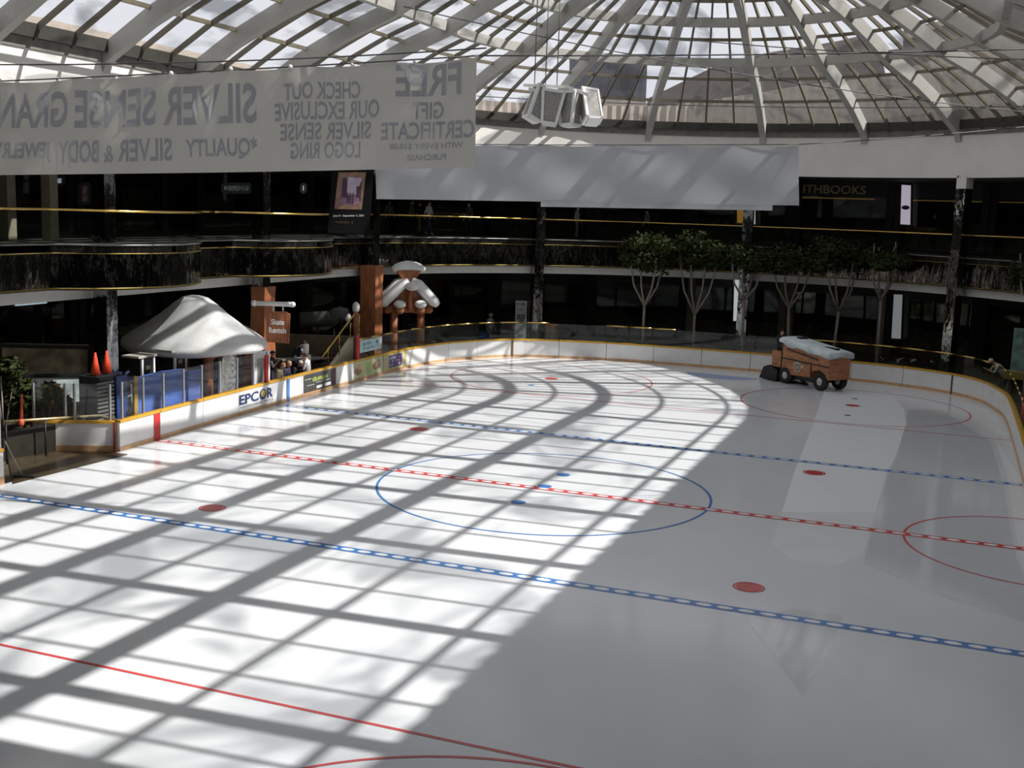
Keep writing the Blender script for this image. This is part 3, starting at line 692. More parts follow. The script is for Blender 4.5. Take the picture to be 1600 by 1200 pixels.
# ------------------------------------------------------------------ shop fronts on both levels
def shopfront(a, b, z0, z1, label, band=BLACK, glow=None, pil=DARKWALL, sign=None, signm=None, shelves=2, seed=0, group=None):
    """bay between plan points a and b (a on the left seen from the rink)"""
    a, b = Vector((*a, 0)), Vector((*b, 0)); d = (b-a).normalized(); n = Vector((d.y, -d.x, 0)); L = (b-a).length; c = (a+b)/2; yaw = math.atan2(d.y, d.x)
    t = thing('shopfront', label, 'shop front', (c.x, c.y, z0), group); rnd = random.Random(seed)
    mb = MB(); mb.box((c.x, c.y, z1-.45), (L-.1, .25, .9), yaw); mb.build('sign_band', band, t)
    for s, e in ((a+d*.25, 1), (b-d*.25, -1)):
        mb = MB(); mb.box((s.x, s.y, (z0+z1)/2), (.42, .35, z1-z0-.02), yaw); mb.build('pilaster', pil, t)
    m = mb = MB(); q0, q1 = a+d*.5, b-d*.5
    mb.add([(q0.x, q0.y, z0+.1), (q1.x, q1.y, z0+.1), (q1.x, q1.y, z1-.9), (q0.x, q0.y, z1-.9)], [(0,1,2,3)]); mb.build('glazing', SHOPGLASS, t)
    for k in range(shelves):
        mb = MB(); w = rnd.uniform(.25, .4)*L; u = (k+.5)/shelves*L*.8+L*.1; h = rnd.uniform(.9, 1.9); q = a+d*u-n*rnd.uniform(.6, 1.2)
        mb.box((q.x, q.y, z0+h/2), (w, .4, h), yaw, 0)
        for j in range(9): qq = q+d*rnd.uniform(-w*.45, w*.45)+n*.21; mb.box((qq.x, qq.y, z0+rnd.uniform(.2, h)), (rnd.uniform(.1, .3), .05, rnd.uniform(.12, .4)), yaw, 1+j % 3)
        mb.build('display_shelf', [OLIVE, GOODS[0], GOODS[1], GOODS[2]], t)
    if glow:
        mb = MB(); q = c+n*.02; mb.bar(q-d*(L*glow[0])+Vector((0, 0, z1-1.0)), q+d*(L*glow[1])+Vector((0, 0, z1-1.0)), .06, glow[2]); mb.build('light_strip', glow[3], t)
    if sign:
        mb = MB(); q = c+n*.14; mb.text(sign[0], q+d*sign[1]+Vector((0, 0, z1-.5)), d, (0, 0, 1), sign[2], sign[3]); mb.build('sign_lettering', signm, t)
    return t
SHOPGLASS = glass('shop_glass', (0.55, 0.57, 0.56), 0.03)
GOODS = [mat('goods_brown', (0.13, 0.07, 0.04), 0.6, var=.5), mat('goods_grey', (0.16, 0.16, 0.17), 0.6, var=.5), mat('goods_red', (0.16, 0.035, 0.03), 0.6, var=.4)]
AMBER = emit('amber_strip', (0.45, 0.27, 0.07), 0.10); DIMC = emit('dim_cool_strip', (0.6, 0.8, 0.9), 0.5)
RS = 24.6
LW = CX-RS
ys = [-12, -6.5, -1.5, 3.5, 9.0, 15.0]
up = ['dark upper shop bay with beige pilasters at the left picture edge', 'dark upper shop bay with picture posters beside the beige pilasters', 'dark upper shop bay with amber strip above its window', 'dark upper shop bay with amber light row left of the second column', 'dark upper shop bay behind the hanging poster']
lo = ['dark lower shop bay at the left picture edge behind the shrubs', 'dark lower shop bay behind the orange cones', 'dark lower shop bay behind the snow-roofed hut', 'dark lower shop bay behind the rental sign', 'dark lower shop bay behind the timber pillars']
for i, (a, b) in enumerate(zip(ys, ys[1:])):
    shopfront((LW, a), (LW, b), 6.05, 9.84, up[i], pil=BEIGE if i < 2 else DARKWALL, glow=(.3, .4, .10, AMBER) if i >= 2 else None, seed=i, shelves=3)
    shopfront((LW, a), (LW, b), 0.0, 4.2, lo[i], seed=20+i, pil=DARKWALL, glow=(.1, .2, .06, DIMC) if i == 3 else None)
azs = [-88, -70, -55, -41, -27, -13, 1, 14.5, 27, 40, 54]
up = ['dark upper shop bay right behind the hanging poster column', 'dark upper shop bay behind the group of walkers', 'upper shop bay with amber panels above the brass rail glare', 'dark upper shop bay right of the far mirrored column',
      'dark upper shop bay above the first dark tree', 'dark upper shop bay hidden by the plain banner', 'upper bookshop bay with gold sign lettering', 'upper shop bay with bright white side window', 'dark upper shop bay left of the far right column', 'dark upper shop bay at the far right']
lo = ['dark lower shop bay behind the snowy timber arch', 'dark lower shop bay between the arch and the blue-bag walker', 'dark lower shop bay behind the blue-bag walker', 'dark lower shop bay left of the far mirrored column', 'dark lower shop bay behind the first pale-trunked tree',
      'lower shop bay with the tall white lit door', 'dark lower shop bay behind the ice resurfacer', 'lower shop bay with picture frames right of the resurfacer', 'dark lower shop bay behind the white-topped column', 'dark lower shop bay behind the leaning person']
GOLDL = mat('gold_letters', (0.62, 0.52, 0.26), 0.5)
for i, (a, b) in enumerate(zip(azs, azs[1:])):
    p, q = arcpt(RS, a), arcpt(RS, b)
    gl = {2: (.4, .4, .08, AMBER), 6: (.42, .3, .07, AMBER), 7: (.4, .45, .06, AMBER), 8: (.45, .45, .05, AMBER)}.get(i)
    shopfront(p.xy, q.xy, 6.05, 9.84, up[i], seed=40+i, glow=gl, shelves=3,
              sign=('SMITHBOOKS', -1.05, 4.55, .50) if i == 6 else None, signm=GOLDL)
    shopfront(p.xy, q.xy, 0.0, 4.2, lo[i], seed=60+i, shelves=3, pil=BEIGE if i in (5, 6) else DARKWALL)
# bright panels and odd lit spots of the shops
def lit_panel(name, label, cat, px, R_or_D, m, th=.08, extra=None):
    P = [at(x, y, R_or_D) for x, y in px]; c = sum(P, Vector())/4; t = thing(name, label, cat, (c.x, c.y, min(p.z for p in P)))
    d = c-CAM; d.z = 0; d.normalize(); mb = MB(); mb.prism(P, d*th); mb.build('panel', m, t)
    f = MB()
    for i in range(4): f.bar(P[i], P[(i+1) % 4], .07, .12)
    f.build('frame', BLACK, t)
    if extra: extra(t, P, d)
    return t
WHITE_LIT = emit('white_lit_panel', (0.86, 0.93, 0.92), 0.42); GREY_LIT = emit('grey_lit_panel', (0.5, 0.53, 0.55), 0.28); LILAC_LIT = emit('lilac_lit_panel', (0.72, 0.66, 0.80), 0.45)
DD = 68.5
def blot(t, P, d):
    c = (P[0]+P[1]+P[2]+P[3])/4-d*.04+Vector((0, 0, -.15)); mb = MB(); mb.ball(c, (.22, .03, .12)); mb.build('emblem', mat('purple_emblem', (0.12, 0.05, 0.25), .5), t)
lit_panel('lightbox', 'tall bright white and lilac light panel between the upper shops at right', 'light panel', [(1405, 352), (1424, 353), (1425, 288), (1407, 287)], DD, LILAC_LIT, extra=blot)
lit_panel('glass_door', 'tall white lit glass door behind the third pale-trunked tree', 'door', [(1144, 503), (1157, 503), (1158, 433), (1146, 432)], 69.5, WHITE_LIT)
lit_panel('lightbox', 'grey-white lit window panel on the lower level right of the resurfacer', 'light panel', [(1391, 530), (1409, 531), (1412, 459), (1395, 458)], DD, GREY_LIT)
lit_panel('lightbox', 'small amber light panel above the brass rail behind the plain banner corner', 'light panel', [(1150, 350), (1163, 350), (1163, 322), (1150, 322)], DD, emit('amber_panel', (.75, .42, .06), .16))
lit_panel('lightbox', 'bright patterned light panel beside the amber one under the banner corner', 'light panel', [(1167, 352), (1182, 352), (1182, 326), (1167, 326)], DD, emit('pale_panel', (.6, .62, .58), .4))
lit_panel('poster', 'red and white wall poster in the upper left shop bay', 'poster', [(125, 318), (139, 318), (140, 288), (127, 288)], 43.0, mat('poster_red_white', (.35, .18, .18), .5, var=.8, scale=5))
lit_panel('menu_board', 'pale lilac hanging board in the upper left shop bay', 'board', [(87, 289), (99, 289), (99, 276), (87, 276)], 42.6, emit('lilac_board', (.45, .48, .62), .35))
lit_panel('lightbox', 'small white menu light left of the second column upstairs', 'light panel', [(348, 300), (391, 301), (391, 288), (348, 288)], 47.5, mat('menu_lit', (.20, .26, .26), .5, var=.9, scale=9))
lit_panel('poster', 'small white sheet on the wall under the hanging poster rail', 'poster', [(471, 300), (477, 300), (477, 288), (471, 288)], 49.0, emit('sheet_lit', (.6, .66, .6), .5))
lit_panel('shop_counter', 'long olive counter with boxes behind the shrubs on the left', 'counter', [(0, 592), (140, 592), (140, 543), (0, 540)], 40.5, mat('counter_boxes', (.34, .29, .19), .6, var=.7, scale=1.6), .8)
lit_panel('mural_wall', 'pale mint mural panels behind the shrubs on the left', 'mural', [(5, 632), (142, 630), (142, 586), (5, 588)], 39.0, MINT, .1)

# two beige uprights at the upper left
for px, l in ((12, 'beige upright pillar at the upper left picture edge'), (78, 'beige upright pillar right of the first beige pillar')):
    p = at(px, 330, 40.5); mb = MB(); mb.box((p.x, p.y, 7.95), (.36, .36, 3.78)); o = mb.build('wall_pillar', BEIGE); tag(o, l, 'pillar')

# ------------------------------------------------------------------ banners and cables
def cable(a, b, sag, label, r=.018, name='cable', n=14):
    a, b = Vector(a), Vector(b); mb = MB(); mb.tube([a.lerp(b, i/n)-Vector((0, 0, sag*4*(i/n)*(1-i/n))) for i in range(n+1)], r, 6); return tag(mb.build(name, STEELCABLE), label, 'cable')
BAN = fabric('banner_cloth', (0.57, 0.555, 0.515), 0.45); BAN2 = fabric('banner_cloth_white', (0.44, 0.455, 0.475), 0.30)
BTXT = mat('banner_print', (0.40, 0.41, 0.44), 0.8, var=.05)
TR, BR = at(745, 90, 26.0), at(743, 262, 26.0); x_ext = 260
TL0, BL0 = at(0, 128, 30.0), at(0, 272, 30.0)
TL = TL0+(TL0-TR)*(x_ext/745); BL = BL0+(BL0-BR)*(x_ext/745)
bn = (TR-TL).cross(Vector((0, 0, 1))).normalized(); bn = bn if bn.dot(CAM-TR) > 0 else -bn
def ban(u, v, off=0.0):  # u: 0 = image left edge (may be negative), 1 = right end; v: 0 bottom .. 1 top
    t = TL0.lerp(TR, u); b = BL0.lerp(BR, u); sagb = .10*math.sin(PI*min(1, max(0, (u+.35)/1.35)))
    p = (b-Vector((0, 0, sagb*.3))).lerp(t-Vector((0, 0, .05*abs(math.sin(u*19)))), v)
    w = .035*math.sin(u*31+v*2.2)*v + .05*math.sin(u*9-v*3) + .025*math.sin(u*57+4*v)*v*v
    return p+bn*(w+off)
t = thing('banner', 'long grey-white hanging banner printed with mirrored SILVER SENSE lettering', 'banner', BR)
u0 = -x_ext/745
mb = MB(); mb.grid(lambda i, j: ban(u0+(1-u0)*i, j), 90, 14); mb.build('cloth', BAN, t)
mb = MB()
def btext(s, x0, x1, y0, y1):
    """mirrored line of print between image columns x0..x1, rows y0 (top)..y1 on the cloth"""
    u = lambda x: x/745
    uc = (u(x0)+u(x1))/2
    def v(y): a, b = 128-38*uc, 272-10*uc; return (b-y)/(b-a)
    vt, vb = v(y0), v(y1)
    V, F = text_polys(s); base = len(mb.v)
    m_ = MB(); m_.add([ban(uc-x*(u(x1)-u(x0)), (vt+vb)/2+y*(vt-vb), .012) for x, y in V], F); m_.build('lettering', BTXT, t)
btext('FREE', 624, 723, 97, 147); btext('GIFT', 650, 697, 156, 184); btext('CERTIFICATE', 603, 743, 188, 216); btext('WITH EVERY $10.00', 617, 727, 222, 233); btext('PURCHASE', 643, 702, 240, 250)
btext('CHECK OUT', 455, 571, 125, 152); btext('OUR EXCLUSIVE', 440, 600, 155, 184); btext('SILVER SENSE', 448, 588, 188, 216); btext('LOGO RING', 464, 572, 219, 246)
btext('SILVER SENSE', 122, 412, 133, 194); btext('GRAND', -38, 110, 142, 198); btext('*QUALITY', 301, 412, 212, 247); btext('SILVER', 194, 280, 214, 250); btext('&', 171, 187, 224, 252); btext('BODY', 96, 164, 217, 253); btext('JEWELRY', -12, 85, 220, 253)
mb = MB()
for i in range(9):
    p = ban(i/8, 1.0); mb.ball(p+Vector((0, 0, .03)), .05, 8, 6)
mb.build('grommet_tie', WHITE_M, t)
TR2, BR2 = at(1248, 228, 39), at(1248, 321, 39); TL2, BL2 = at(588, 226, 43.5), at(588, 311, 43.5)
bn2 = (TR2-TL2).cross(Vector((0, 0, 1))).normalized(); bn2 = bn2 if bn2.dot(CAM-TR2) > 0 else -bn2
def ban2(u, v):
    t = TL2.lerp(TR2, u); b = BL2.lerp(BR2, u); hang = .09*abs(math.sin(u*PI*7))
    p = b.lerp(t-Vector((0, 0, hang*.4)), v)
    w = .10*math.sin(u*PI*7+1.2*math.sin(v*3))*v*(1.15-v) + .05*math.sin(u*23+v*5) + .05*math.sin(u*11-v*6)*(1-v)
    return p+bn2*w
t = thing('banner', 'plain blank pale banner with drooping folds across the far hall', 'banner', BL2)
mb = MB(); mb.grid(lambda i, j: ban2(i, j), 100, 16); mb.build('cloth', BAN2, t)
mb = MB(); mb.grid(lambda i, j: BL2.lerp(BR2, .42+.525*i)+Vector((0, 0, -.18+.2*j))-bn2*.06, 30, 2); mb.build('lower_hem', BAN2, t)
# cables that carry them
ct = TR+(TR-TL0).normalized()*.0
cable(TL+Vector((0, 0, .06)), TR+Vector((0, 0, .04)), .05, 'thin cable along the top edge of the lettered banner')
cable(TR+Vector((0, 0, .04)), (16.3, 4.5, 12.3), .1, 'thin cable from the lettered banner to the right side of the dome')
cable(at(0, 101, 31), at(760, 75, 26.5), .1, 'thin second cable just above the lettered banner')
cable(TL2+Vector((0, 0, .05)), TR2+Vector((0, 0, .05)), .04, 'thin cable along the top edge of the plain banner')
cable(TR2+Vector((0, 0, .05)), (15.3, 17.0, 11.6), .1, 'thin cable from the plain banner toward the right wall')
cable(at(1000, 55, 45), (15.6, 10, 12.5), .2, 'slack cable crossing the right half of the dome', .02)
cable(at(745, 150, 55), (15.2, 20.5, 12.3), .3, 'long cable low across the far dome glass', .02)
cable(at(630, 10, 40), at(1600, 175, 48), .35, 'long cable slanting from upper left to the right rim', .02)

# cluster of hanging white loudspeaker frames
c = at(882, 165, 46)
t = thing('speaker_cluster', 'cluster of white trapezoid loudspeakers hung below the dome', 'loudspeaker', c)
mb = MB(); a, b = at(818, 133, 46.4), at(888, 136, 46.4); mb.bar(a, b, .16, .10); mb.bar(at(884, 135, 45.6), at(921, 149, 45.2), .16, .12); mb.bar(at(826, 138, 45.6), at(850, 146, 45.6), .14, .1); mb.build('hanger_bar', WHITE_M, t)
GRILL = mat('speaker_grill', (0.30, 0.29, 0.27), 0.7, var=.2, scale=12)
for (px, py, yaw, tilt) in ((862, 168, .3, .12), (840, 163, .8, .45), (893, 170, -.35, -.05), (922, 168, -.9, -.6)):
    p = at(px, py, 45.8); R = Matrix.Rotation(-YAW*0+yaw-.36*0, 3, 'Z') @ Matrix.Rotation(tilt, 3, 'Y')
    s = MB(); w0, w1, h, dp = .42, .27, .62, .32
    def P3(x, y, z): return p+R @ Vector((x, y, z))
    fr = [P3(-w0, -dp, h), P3(w0, -dp, h), P3(w1, -dp, -h), P3(-w1, -dp, -h)]; bk = [P3(-w0*.8, dp, h), P3(w0*.8, dp, h), P3(w1*.8, dp, -h), P3(-w1*.8, dp, -h)]
    s.add(fr+bk, [(0,1,2,3), (7,6,5,4), (0,4,5,1), (1,5,6,2), (2,6,7,3), (3,7,4,0)], 0)
    o = s.build('speaker_cabinet', GRILL, t)
    s = MB()
    for i in range(4): s.bar(fr[i], fr[(i+1) % 4], .11, .11); s.bar(bk[i], bk[(i+1) % 4], .07, .07); s.bar(fr[i], bk[i], .08, .08)
    s.bar(P3(-w1, 0, -h-.05), P3(w1, 0, -h-.05), .5, .08); s.build('white_frame', WHITE_M, o)
mb = MB()
for px in (835, 852, 870):
    q = at(px, 136, 46.4); zt = prof_z(min(15.5, abs(Vector((q.x-CX, q.y-CY if q.y > CY else 0)).length))); mb.tube([q, (q.x, q.y, zt-.2)], .02, 6)
mb.build('hanging_wire', STEELCABLE, t)

# hanging film-style poster in front of the timber column
D = 43.0
t = thing('hanging_poster', 'black hanging poster with a framed mauve street picture and a date line', 'poster', at(545, 345, D))
ptl, ptr, pbr, pbl = at(519, 262, D), at(584, 262, D), at(577, 366, D), at(512, 364, D)
dn = FW.copy(); dn.z = 0; dn.normalize()
mb = MB(); mb.prism([pbl, pbr, ptr, ptl], dn*.03); mb.build('sheet', mat('poster_black', (.007, .0065, .007), .9, spec=.1), t)
def pp(u, v, o): return pbl.lerp(pbr, u).lerp(ptl.lerp(ptr, u), v)-dn*o
mb = MB(); mb.add([pp(.12, .37, .01), pp(.78, .37, .01), pp(.82, .93, .01), pp(.16, .93, .01)], [(0,1,2,3)]); mb.build('picture_border', mat('poster_border', (.22, .12, .08), .6, var=.3), t)
mb = MB(); mb.add([pp(.22, .44, .014), pp(.71, .44, .014), pp(.74, .86, .014), pp(.26, .86, .014)], [(0,1,2,3)], 0)
mb.add([pp(.40, .58, .018), pp(.62, .60, .018), pp(.74, .84, .018), pp(.40, .86, .018)], [(0,1,2,3)], 1)
for u, w, h0, h1 in ((.27, .13, .55, .84), (.62, .1, .55, .72), (.70, .04, .5, .78)): mb.add([pp(u, h0, .02), pp(u+w, h0, .02), pp(u+w*.8, h1, .02), pp(u, h1, .02)], [(0,1,2,3)], 2)
for u in (.42, .48, .55): mb.add([pp(u-.02, .46, .024), pp(u+.02, .46, .024), pp(u+.015, .62, .024), pp(u-.015, .62, .024)], [(0,1,2,3)], 2)
mb.build('picture', [mat('pic_mauve', (.20, .11, .17), .6, var=.4, scale=8), mat('pic_sky', (.42, .36, .44), .6), mat('pic_dark', (.05, .025, .04), .6)], t)
mb = MB(); mb.text('June 8 - September 3, 2001', pp(.47, .27, .012), (ptr-ptl).normalized(), (0, 0, 1), (pbr-pbl).length*.74, .10); mb.build('date_line', mat('pale_print', (.45, .45, .45), .6), t)
mb = MB(); mb.strokes(lambda u, v: pp(u, v, .012), .38, .17, .42, .04, 0, 10, 8); mb.build('print_line', mat('rust_print', (.06, .022, .012), .8), t)

# ------------------------------------------------------------------ timber pillars, snow arch, hut, rental sign
def pillar(cx, cy, w, d_, z1, yaw, name, label):
    mb = MB(); n = 10; V = []; rr = random.Random(int(cx*100))
    for i in range(n+1):
        z = z1*i/n; j = 1+.03*math.sin(i*1.7+cx)
        for sx, sy in ((-1,-1),(1,-1),(1,1),(-1,1)): V.append(Vector((cx, cy, z))+Matrix.Rotation(yaw, 3, 'Z') @ Vector((sx*w/2*j+rr.uniform(-.015, .015), sy*d_/2*j+rr.uniform(-.015, .015), 0)))
    F = [(i*4+j, i*4+(j+1) % 4, i*4+4+(j+1) % 4, i*4+4+j) for i in range(n) for j in range(4)]+[(3,2,1,0), tuple(n*4+j for j in range(4))]
    mb.add(V, F); return tag(mb.build(name, WOOD), label, 'pillar')
pillar(-15.6, 10.05, .62, .85, 4.2, .05, 'timber_pillar', 'thick rough brown timber pillar behind the snow-roofed hut')
pillar(-15.45, 18.95, .78, .9, 4.75, .08, 'timber_pillar', 'thick rough brown timber pillar below the hanging poster')
def wavy(amp, seed):
    rr = random.Random(seed); ph = [rr.uniform(0, 6.28) for _ in range(5)]
    def fn(r, z, a):
        k = sum(math.sin((i+2)*a+ph[i])/(i+1.5) for i in range(5))
        return r*(1+amp*.35*k), z+amp*.35*k*min(1, r/1.2)
    return fn
hc = at(306, 540, 43.6)
t = thing('snow_hut', 'open timber hut with a peaked sculpted snow roof behind the left boards', 'hut', (hc.x, hc.y, 0))
mb = MB(); fw = wavy(.16, 3)
rf = [(2.15, 2.22), (2.45, 2.08), (2.60, 2.20), (2.56, 2.42), (2.22, 2.66), (1.75, 2.95), (1.2, 3.36), (.8, 3.72), (.45, 3.98), (.16, 4.06), (.02, 4.07)]
mb.lathe([(r, z) for r, z in rf], (hc.x, hc.y, 0), 48, 0, fw); mb.build('snow_roof', SNOW, t)
yw = math.atan2(1, -.12)
for sx in (-1, 1):
    for sy in (-1, 1):
        q = Vector((hc.x, hc.y, 0))+Matrix.Rotation(yw, 3, 'Z') @ Vector((1.45*sx, 1.3*sy, 0)); mb = MB(); mb.tube([(q.x, q.y, 0), (q.x, q.y, 1.3), (q.x, q.y, 2.26)], [.20, .17, .19], 8); mb.build('post', WOOD, t)
for a, b in (((-1.6, 1.3), (1.6, 1.3)), ((-1.6, -1.3), (1.6, -1.3)), ((-1.45, -1.5), (-1.45, 1.5)), ((1.45, -1.5), (1.45, 1.5))):
    P = [Vector((hc.x, hc.y, 2.1))+Matrix.Rotation(yw, 3, 'Z') @ Vector((*p, 0)) for p in (a, b)]; mb = MB(); mb.bar(P[0], P[1], .2, .26); mb.build('beam', WOOD, t)
# stone wall behind the hut
p = at(362, 575, 47.0); mb = MB(); mb.box((p.x, p.y, 1.0), (.5, 3.0, 2.0), .1)
for i in range(40): mb.ball((p.x+.24, p.y+random.uniform(-1.4, 1.4), random.uniform(.15, 1.85)), (.08, random.uniform(.12, .24), random.uniform(.1, .18)), 8, 5)
tag(mb.build('fieldstone_wall', STONE), 'low grey fieldstone wall behind the hut posts', 'wall')
# rental sign
q = at(432, 475, 44.5); xd = RT.copy(); xd.z = 0; xd.normalize()
t = thing('rental_sign', 'brown wooden sign reading Skate Rentals hung from a snow-topped bar', 'sign', (q.x, q.y, q.z))
mb = MB(); mb.tube([q-xd*.85, q+xd*.2, q+xd*.62], .09, 8); mb.ball(q-xd*.85, .12); mb.ball(q+xd*.62, .11); mb.build('snow_bar', SNOW, t)
for s in (-.12, .25): mb = MB(); mb.tube([q+xd*s, q+xd*s-Vector((0, 0, .32))], .03, 6); mb.build('chain', ALU, t)
b = q+xd*.06-Vector((0, 0, .88)); mb = MB(); mb.prism([b+xd*x+Vector((0, 0, z))-dn*.05 for x, z in ((-.45, -.58), (.42, -.62), (.46, .5), (.3, .6), (-.28, .58), (-.46, .45))], dn*.12); mb.build('board', WOOD, t)
mb = MB(); mb.text('Skate', b+Vector((0, 0, .2))-dn*.06, xd, (0, 0, 1), .5, .22); mb.build('lettering', WHITE_M, t); mb = MB(); mb.text('Rentals', b+Vector((0, 0, -.12))-dn*.06, xd, (0, 0, 1), .66, .22); mb.build('lettering', WHITE_M, t)
# snow-topped timber arch
A0 = at(657, 520, 55.7); A1 = at(615, 520, 55.3); ax = (A0-A1); ax.z = 0; aw = ax.length; ax.normalize(); am = (A0+A1)/2; am.z = 0; an = Vector((ax.y, -ax.x, 0))
t = thing('snow_arch', 'timber entrance arch with rounded snow caps beside the left curve of the rink', 'arch', am)
Z = lambda z: Vector((0, 0, z))
for s in (-.5, .5):
    q = am+ax*(aw*s); mb = MB(); mb.tube([q+Z(0), q+Z(1.4), q+Z(2.75)], [.22, .2, .19], 8); mb.build('post', WOOD, t)
    for e in (-.26, .26):
        w = q+ax*e+ax*(.10 if s > 0 else -.1); mb = MB(); mb.tube([w+Z(2.55)-an*.6, w+Z(2.62)+an*(.5 if e*s < 0 else .15)], .2, 10); mb.build('log_end', WOOD, t)
        if e*s < 0: mb = MB(); mb.ball(w+an*.4+Z(2.90), (.30, .32, .2)); mb.build('snow_cap', SNOW, t)
mb = MB(); mb.bar(am-ax*(aw/2+.35)+Z(2.6), am+ax*(aw/2+.35)+Z(2.6), .26, .26); mb.build('beam', WOOD, t)
mb = MB(); mb.prism([am-ax*1.0+Z(2.65)-an*.1, am+ax*1.0+Z(2.65)-an*.1, am+Z(3.95)-an*.1], an*.2); mb.build('gable', WOOD, t)
mb = MB(); mb.tube([am+an*.3+Z(2.6), am+an*.35+Z(3.8)], .12, 8); mb.build('king_post', WOOD, t)
for s in (-1, 1):
    P = [am+ax*(s*1.42)+Z(2.86), am+ax*(s*1.28)+Z(2.98), am+ax*(s*.85)+Z(3.40), am+ax*(s*.42)+Z(3.84), am+ax*(s*.1)+Z(3.98)]
    mb = MB()
    for o_ in (-.32, .0, .3): mb.tube([p+an*o_ for p in P], [.16, .25, .27, .26, .2], 12)
    mb.build('snow_slope', SNOW, t)
mb = MB(); mb.ball(am+an*.62+Z(3.78), (.34, .3, .22)); mb.build('snow_cap', SNOW, t)
mb = MB(); mb.prism([am-ax*.18+Z(3.85)-an*.16, am+ax*.18+Z(3.85)-an*.16, am+ax*.62+Z(4.5)-an*.16, am-ax*.62+Z(4.5)-an*.16], an*.32); mb.build('top_wedge', WOOD, t)
mb = MB(); mb.tube([am+ax*x+Z(4.42+.30*math.cos(x*1.5)) for x in (-.82, -.6, -.35, 0, .35, .6, .82)], [.11, .2, .23, .24, .23, .2, .11], 12); mb.build('snow_top', SNOW, t)
# snow-capped stump left of the timber pillar
for px, py, l in ((556, 500, 'short post with a white snow cap left of the poster pillar'), (591, 500, 'short post with two white snow caps right of the poster pillar')):
    q = at(px, py, 52.0 if px < 570 else 56.0); mb = MB(); mb.tube([(q.x, q.y, 0), (q.x, q.y, 2.9)], .13, 8); o = mb.build('stump', WOOD); tag(o, l, 'post')
    b = MB(); b.ball((q.x, q.y, 2.95), (.17, .17, .27)); b.build('snow_cap', SNOW, o)
    if px > 570: b = MB(); b.ball((q.x+.10, q.y-.08, 1.75), (.15, .15, .26)); b.build('snow_cap', SNOW, o)

# ------------------------------------------------------------------ stair, bench and gate area on the left
p0, p1 = atx(503, 592, -14.25), atx(560, 590, -14.4); p0.z = p1.z = 0; sdv = (p1-p0); Ls = sdv.length; sdv.normalize(); sn = Vector((sdv.y, -sdv.x, 0))
t = thing('stairs', 'short cream-walled stair with brass handrail at the start of the curved glass', 'stairs', p0)
mb = MB()
for i in range(8): mb.box(p0+sdv*(Ls*(i+.5)/8)-sn*.7+Vector((0, 0, .09*(i+1))), (Ls/8, 1.1, .18*(i+1)), math.atan2(sdv.y, sdv.x))
mb.build('step', mat('brown_step', (.10, .07, .045), .6), t)
mb = MB(); mb.prism([p0+sn*.05, p1+sn*.05, p1+sn*.05+Vector((0, 0, 1.75)), p1-sdv*.7+sn*.05+Vector((0, 0, 1.75)), p0+sdv*.15+sn*.05+Vector((0, 0, .3))], -sn*.2); mb.build('side_wall', CREAM, t)
mb = MB(); mb.tube([p0-sdv*.1+Vector((0, 0, 1.15)), p1-sdv*.55+Vector((0, 0, 2.75)), p1+Vector((0, 0, 2.75))], .035, 8); mb.tube([p1+Vector((0, 0, 2.75)), p1+Vector((0, 0, 1.4))], .03, 8)
for f in (.15, .45, .75): mb.tube([p0+sdv*Ls*f+Vector((0, 0, .5+1.2*f)), p0+sdv*Ls*f+Vector((0, 0, 1.35+1.45*f))], .025, 8)
mb.build('handrail', GOLD, t)
s = s_of_px(563, 1.3); s_ = s_of_px(597, 1.3); mb = MB(); 
for i in range(4):
    a, b = rink_at(s+(s_-s)*i/4), rink_at(s+(s_-s)*(i+1)/4); P, Q = a[0]-a[2]*.03, b[0]-b[2]*.03
    mb.add([(P.x, P.y, 1.2), (Q.x, Q.y, 1.2), (Q.x, Q.y, 1.74), (P.x, P.y, 1.74)], [(0,1,2,3)])
mm = rink_at((s+s_)/2)[0]
o = mb.build('glass_advert', mat('pale_blue_advert', (.42, .58, .60), .5, var=.25, scale=4)); tag(o, 'pale blue advert sheet fixed on the glass beside the stair', 'advert')
b = MB(); fgl = lambda u, v: rink_at(u)[0]-rink_at(u)[2]*.022+Vector((0, 0, v)); b.strokes(fgl, (s+s_)/2, 1.56, (s_-s)*.75, .16, 0, 9, 12); b.strokes(fgl, (s+s_)/2-.1, 1.36, (s_-s)*.55, .08, 0, 9, 13); b.build('lettering', mat('blue_print', (.08, .22, .32), .5), o)
# ribbed dark tube on legs behind the bench
a, b = at(468, 500, 52), at(540, 497, 52); t = thing('ribbed_log', 'dark ribbed log-shaped play tube on thin legs behind the bench', 'play tube', ((a.x+b.x)/2, (a.y+b.y)/2, 0))
mb = MB(); n = 26; mb.tube([a.lerp(b, i/n)+Vector((0, 0, .18*max(0, math.sin((i/n-.7)*9)) if i/n > .7 else 0)) for i in range(n+1)], [.33+.03*(i % 2) for i in range(n+1)], 12); mb.build('tube', mat('ribbed_dark', (.045, .045, .042), .6), t)
mb = MB(); mb.ball(b+Vector((.1, 0, .05)), (.16, .16, .2)); mb.build('pale_tip', WHITE_M, t)
for f in (.1, .4, .75, .92): q = a.lerp(b, f); mb = MB(); mb.tube([(q.x, q.y, 0), (q.x, q.y, q.z-.25)], .04, 6); mb.build('leg', BLACK, t)
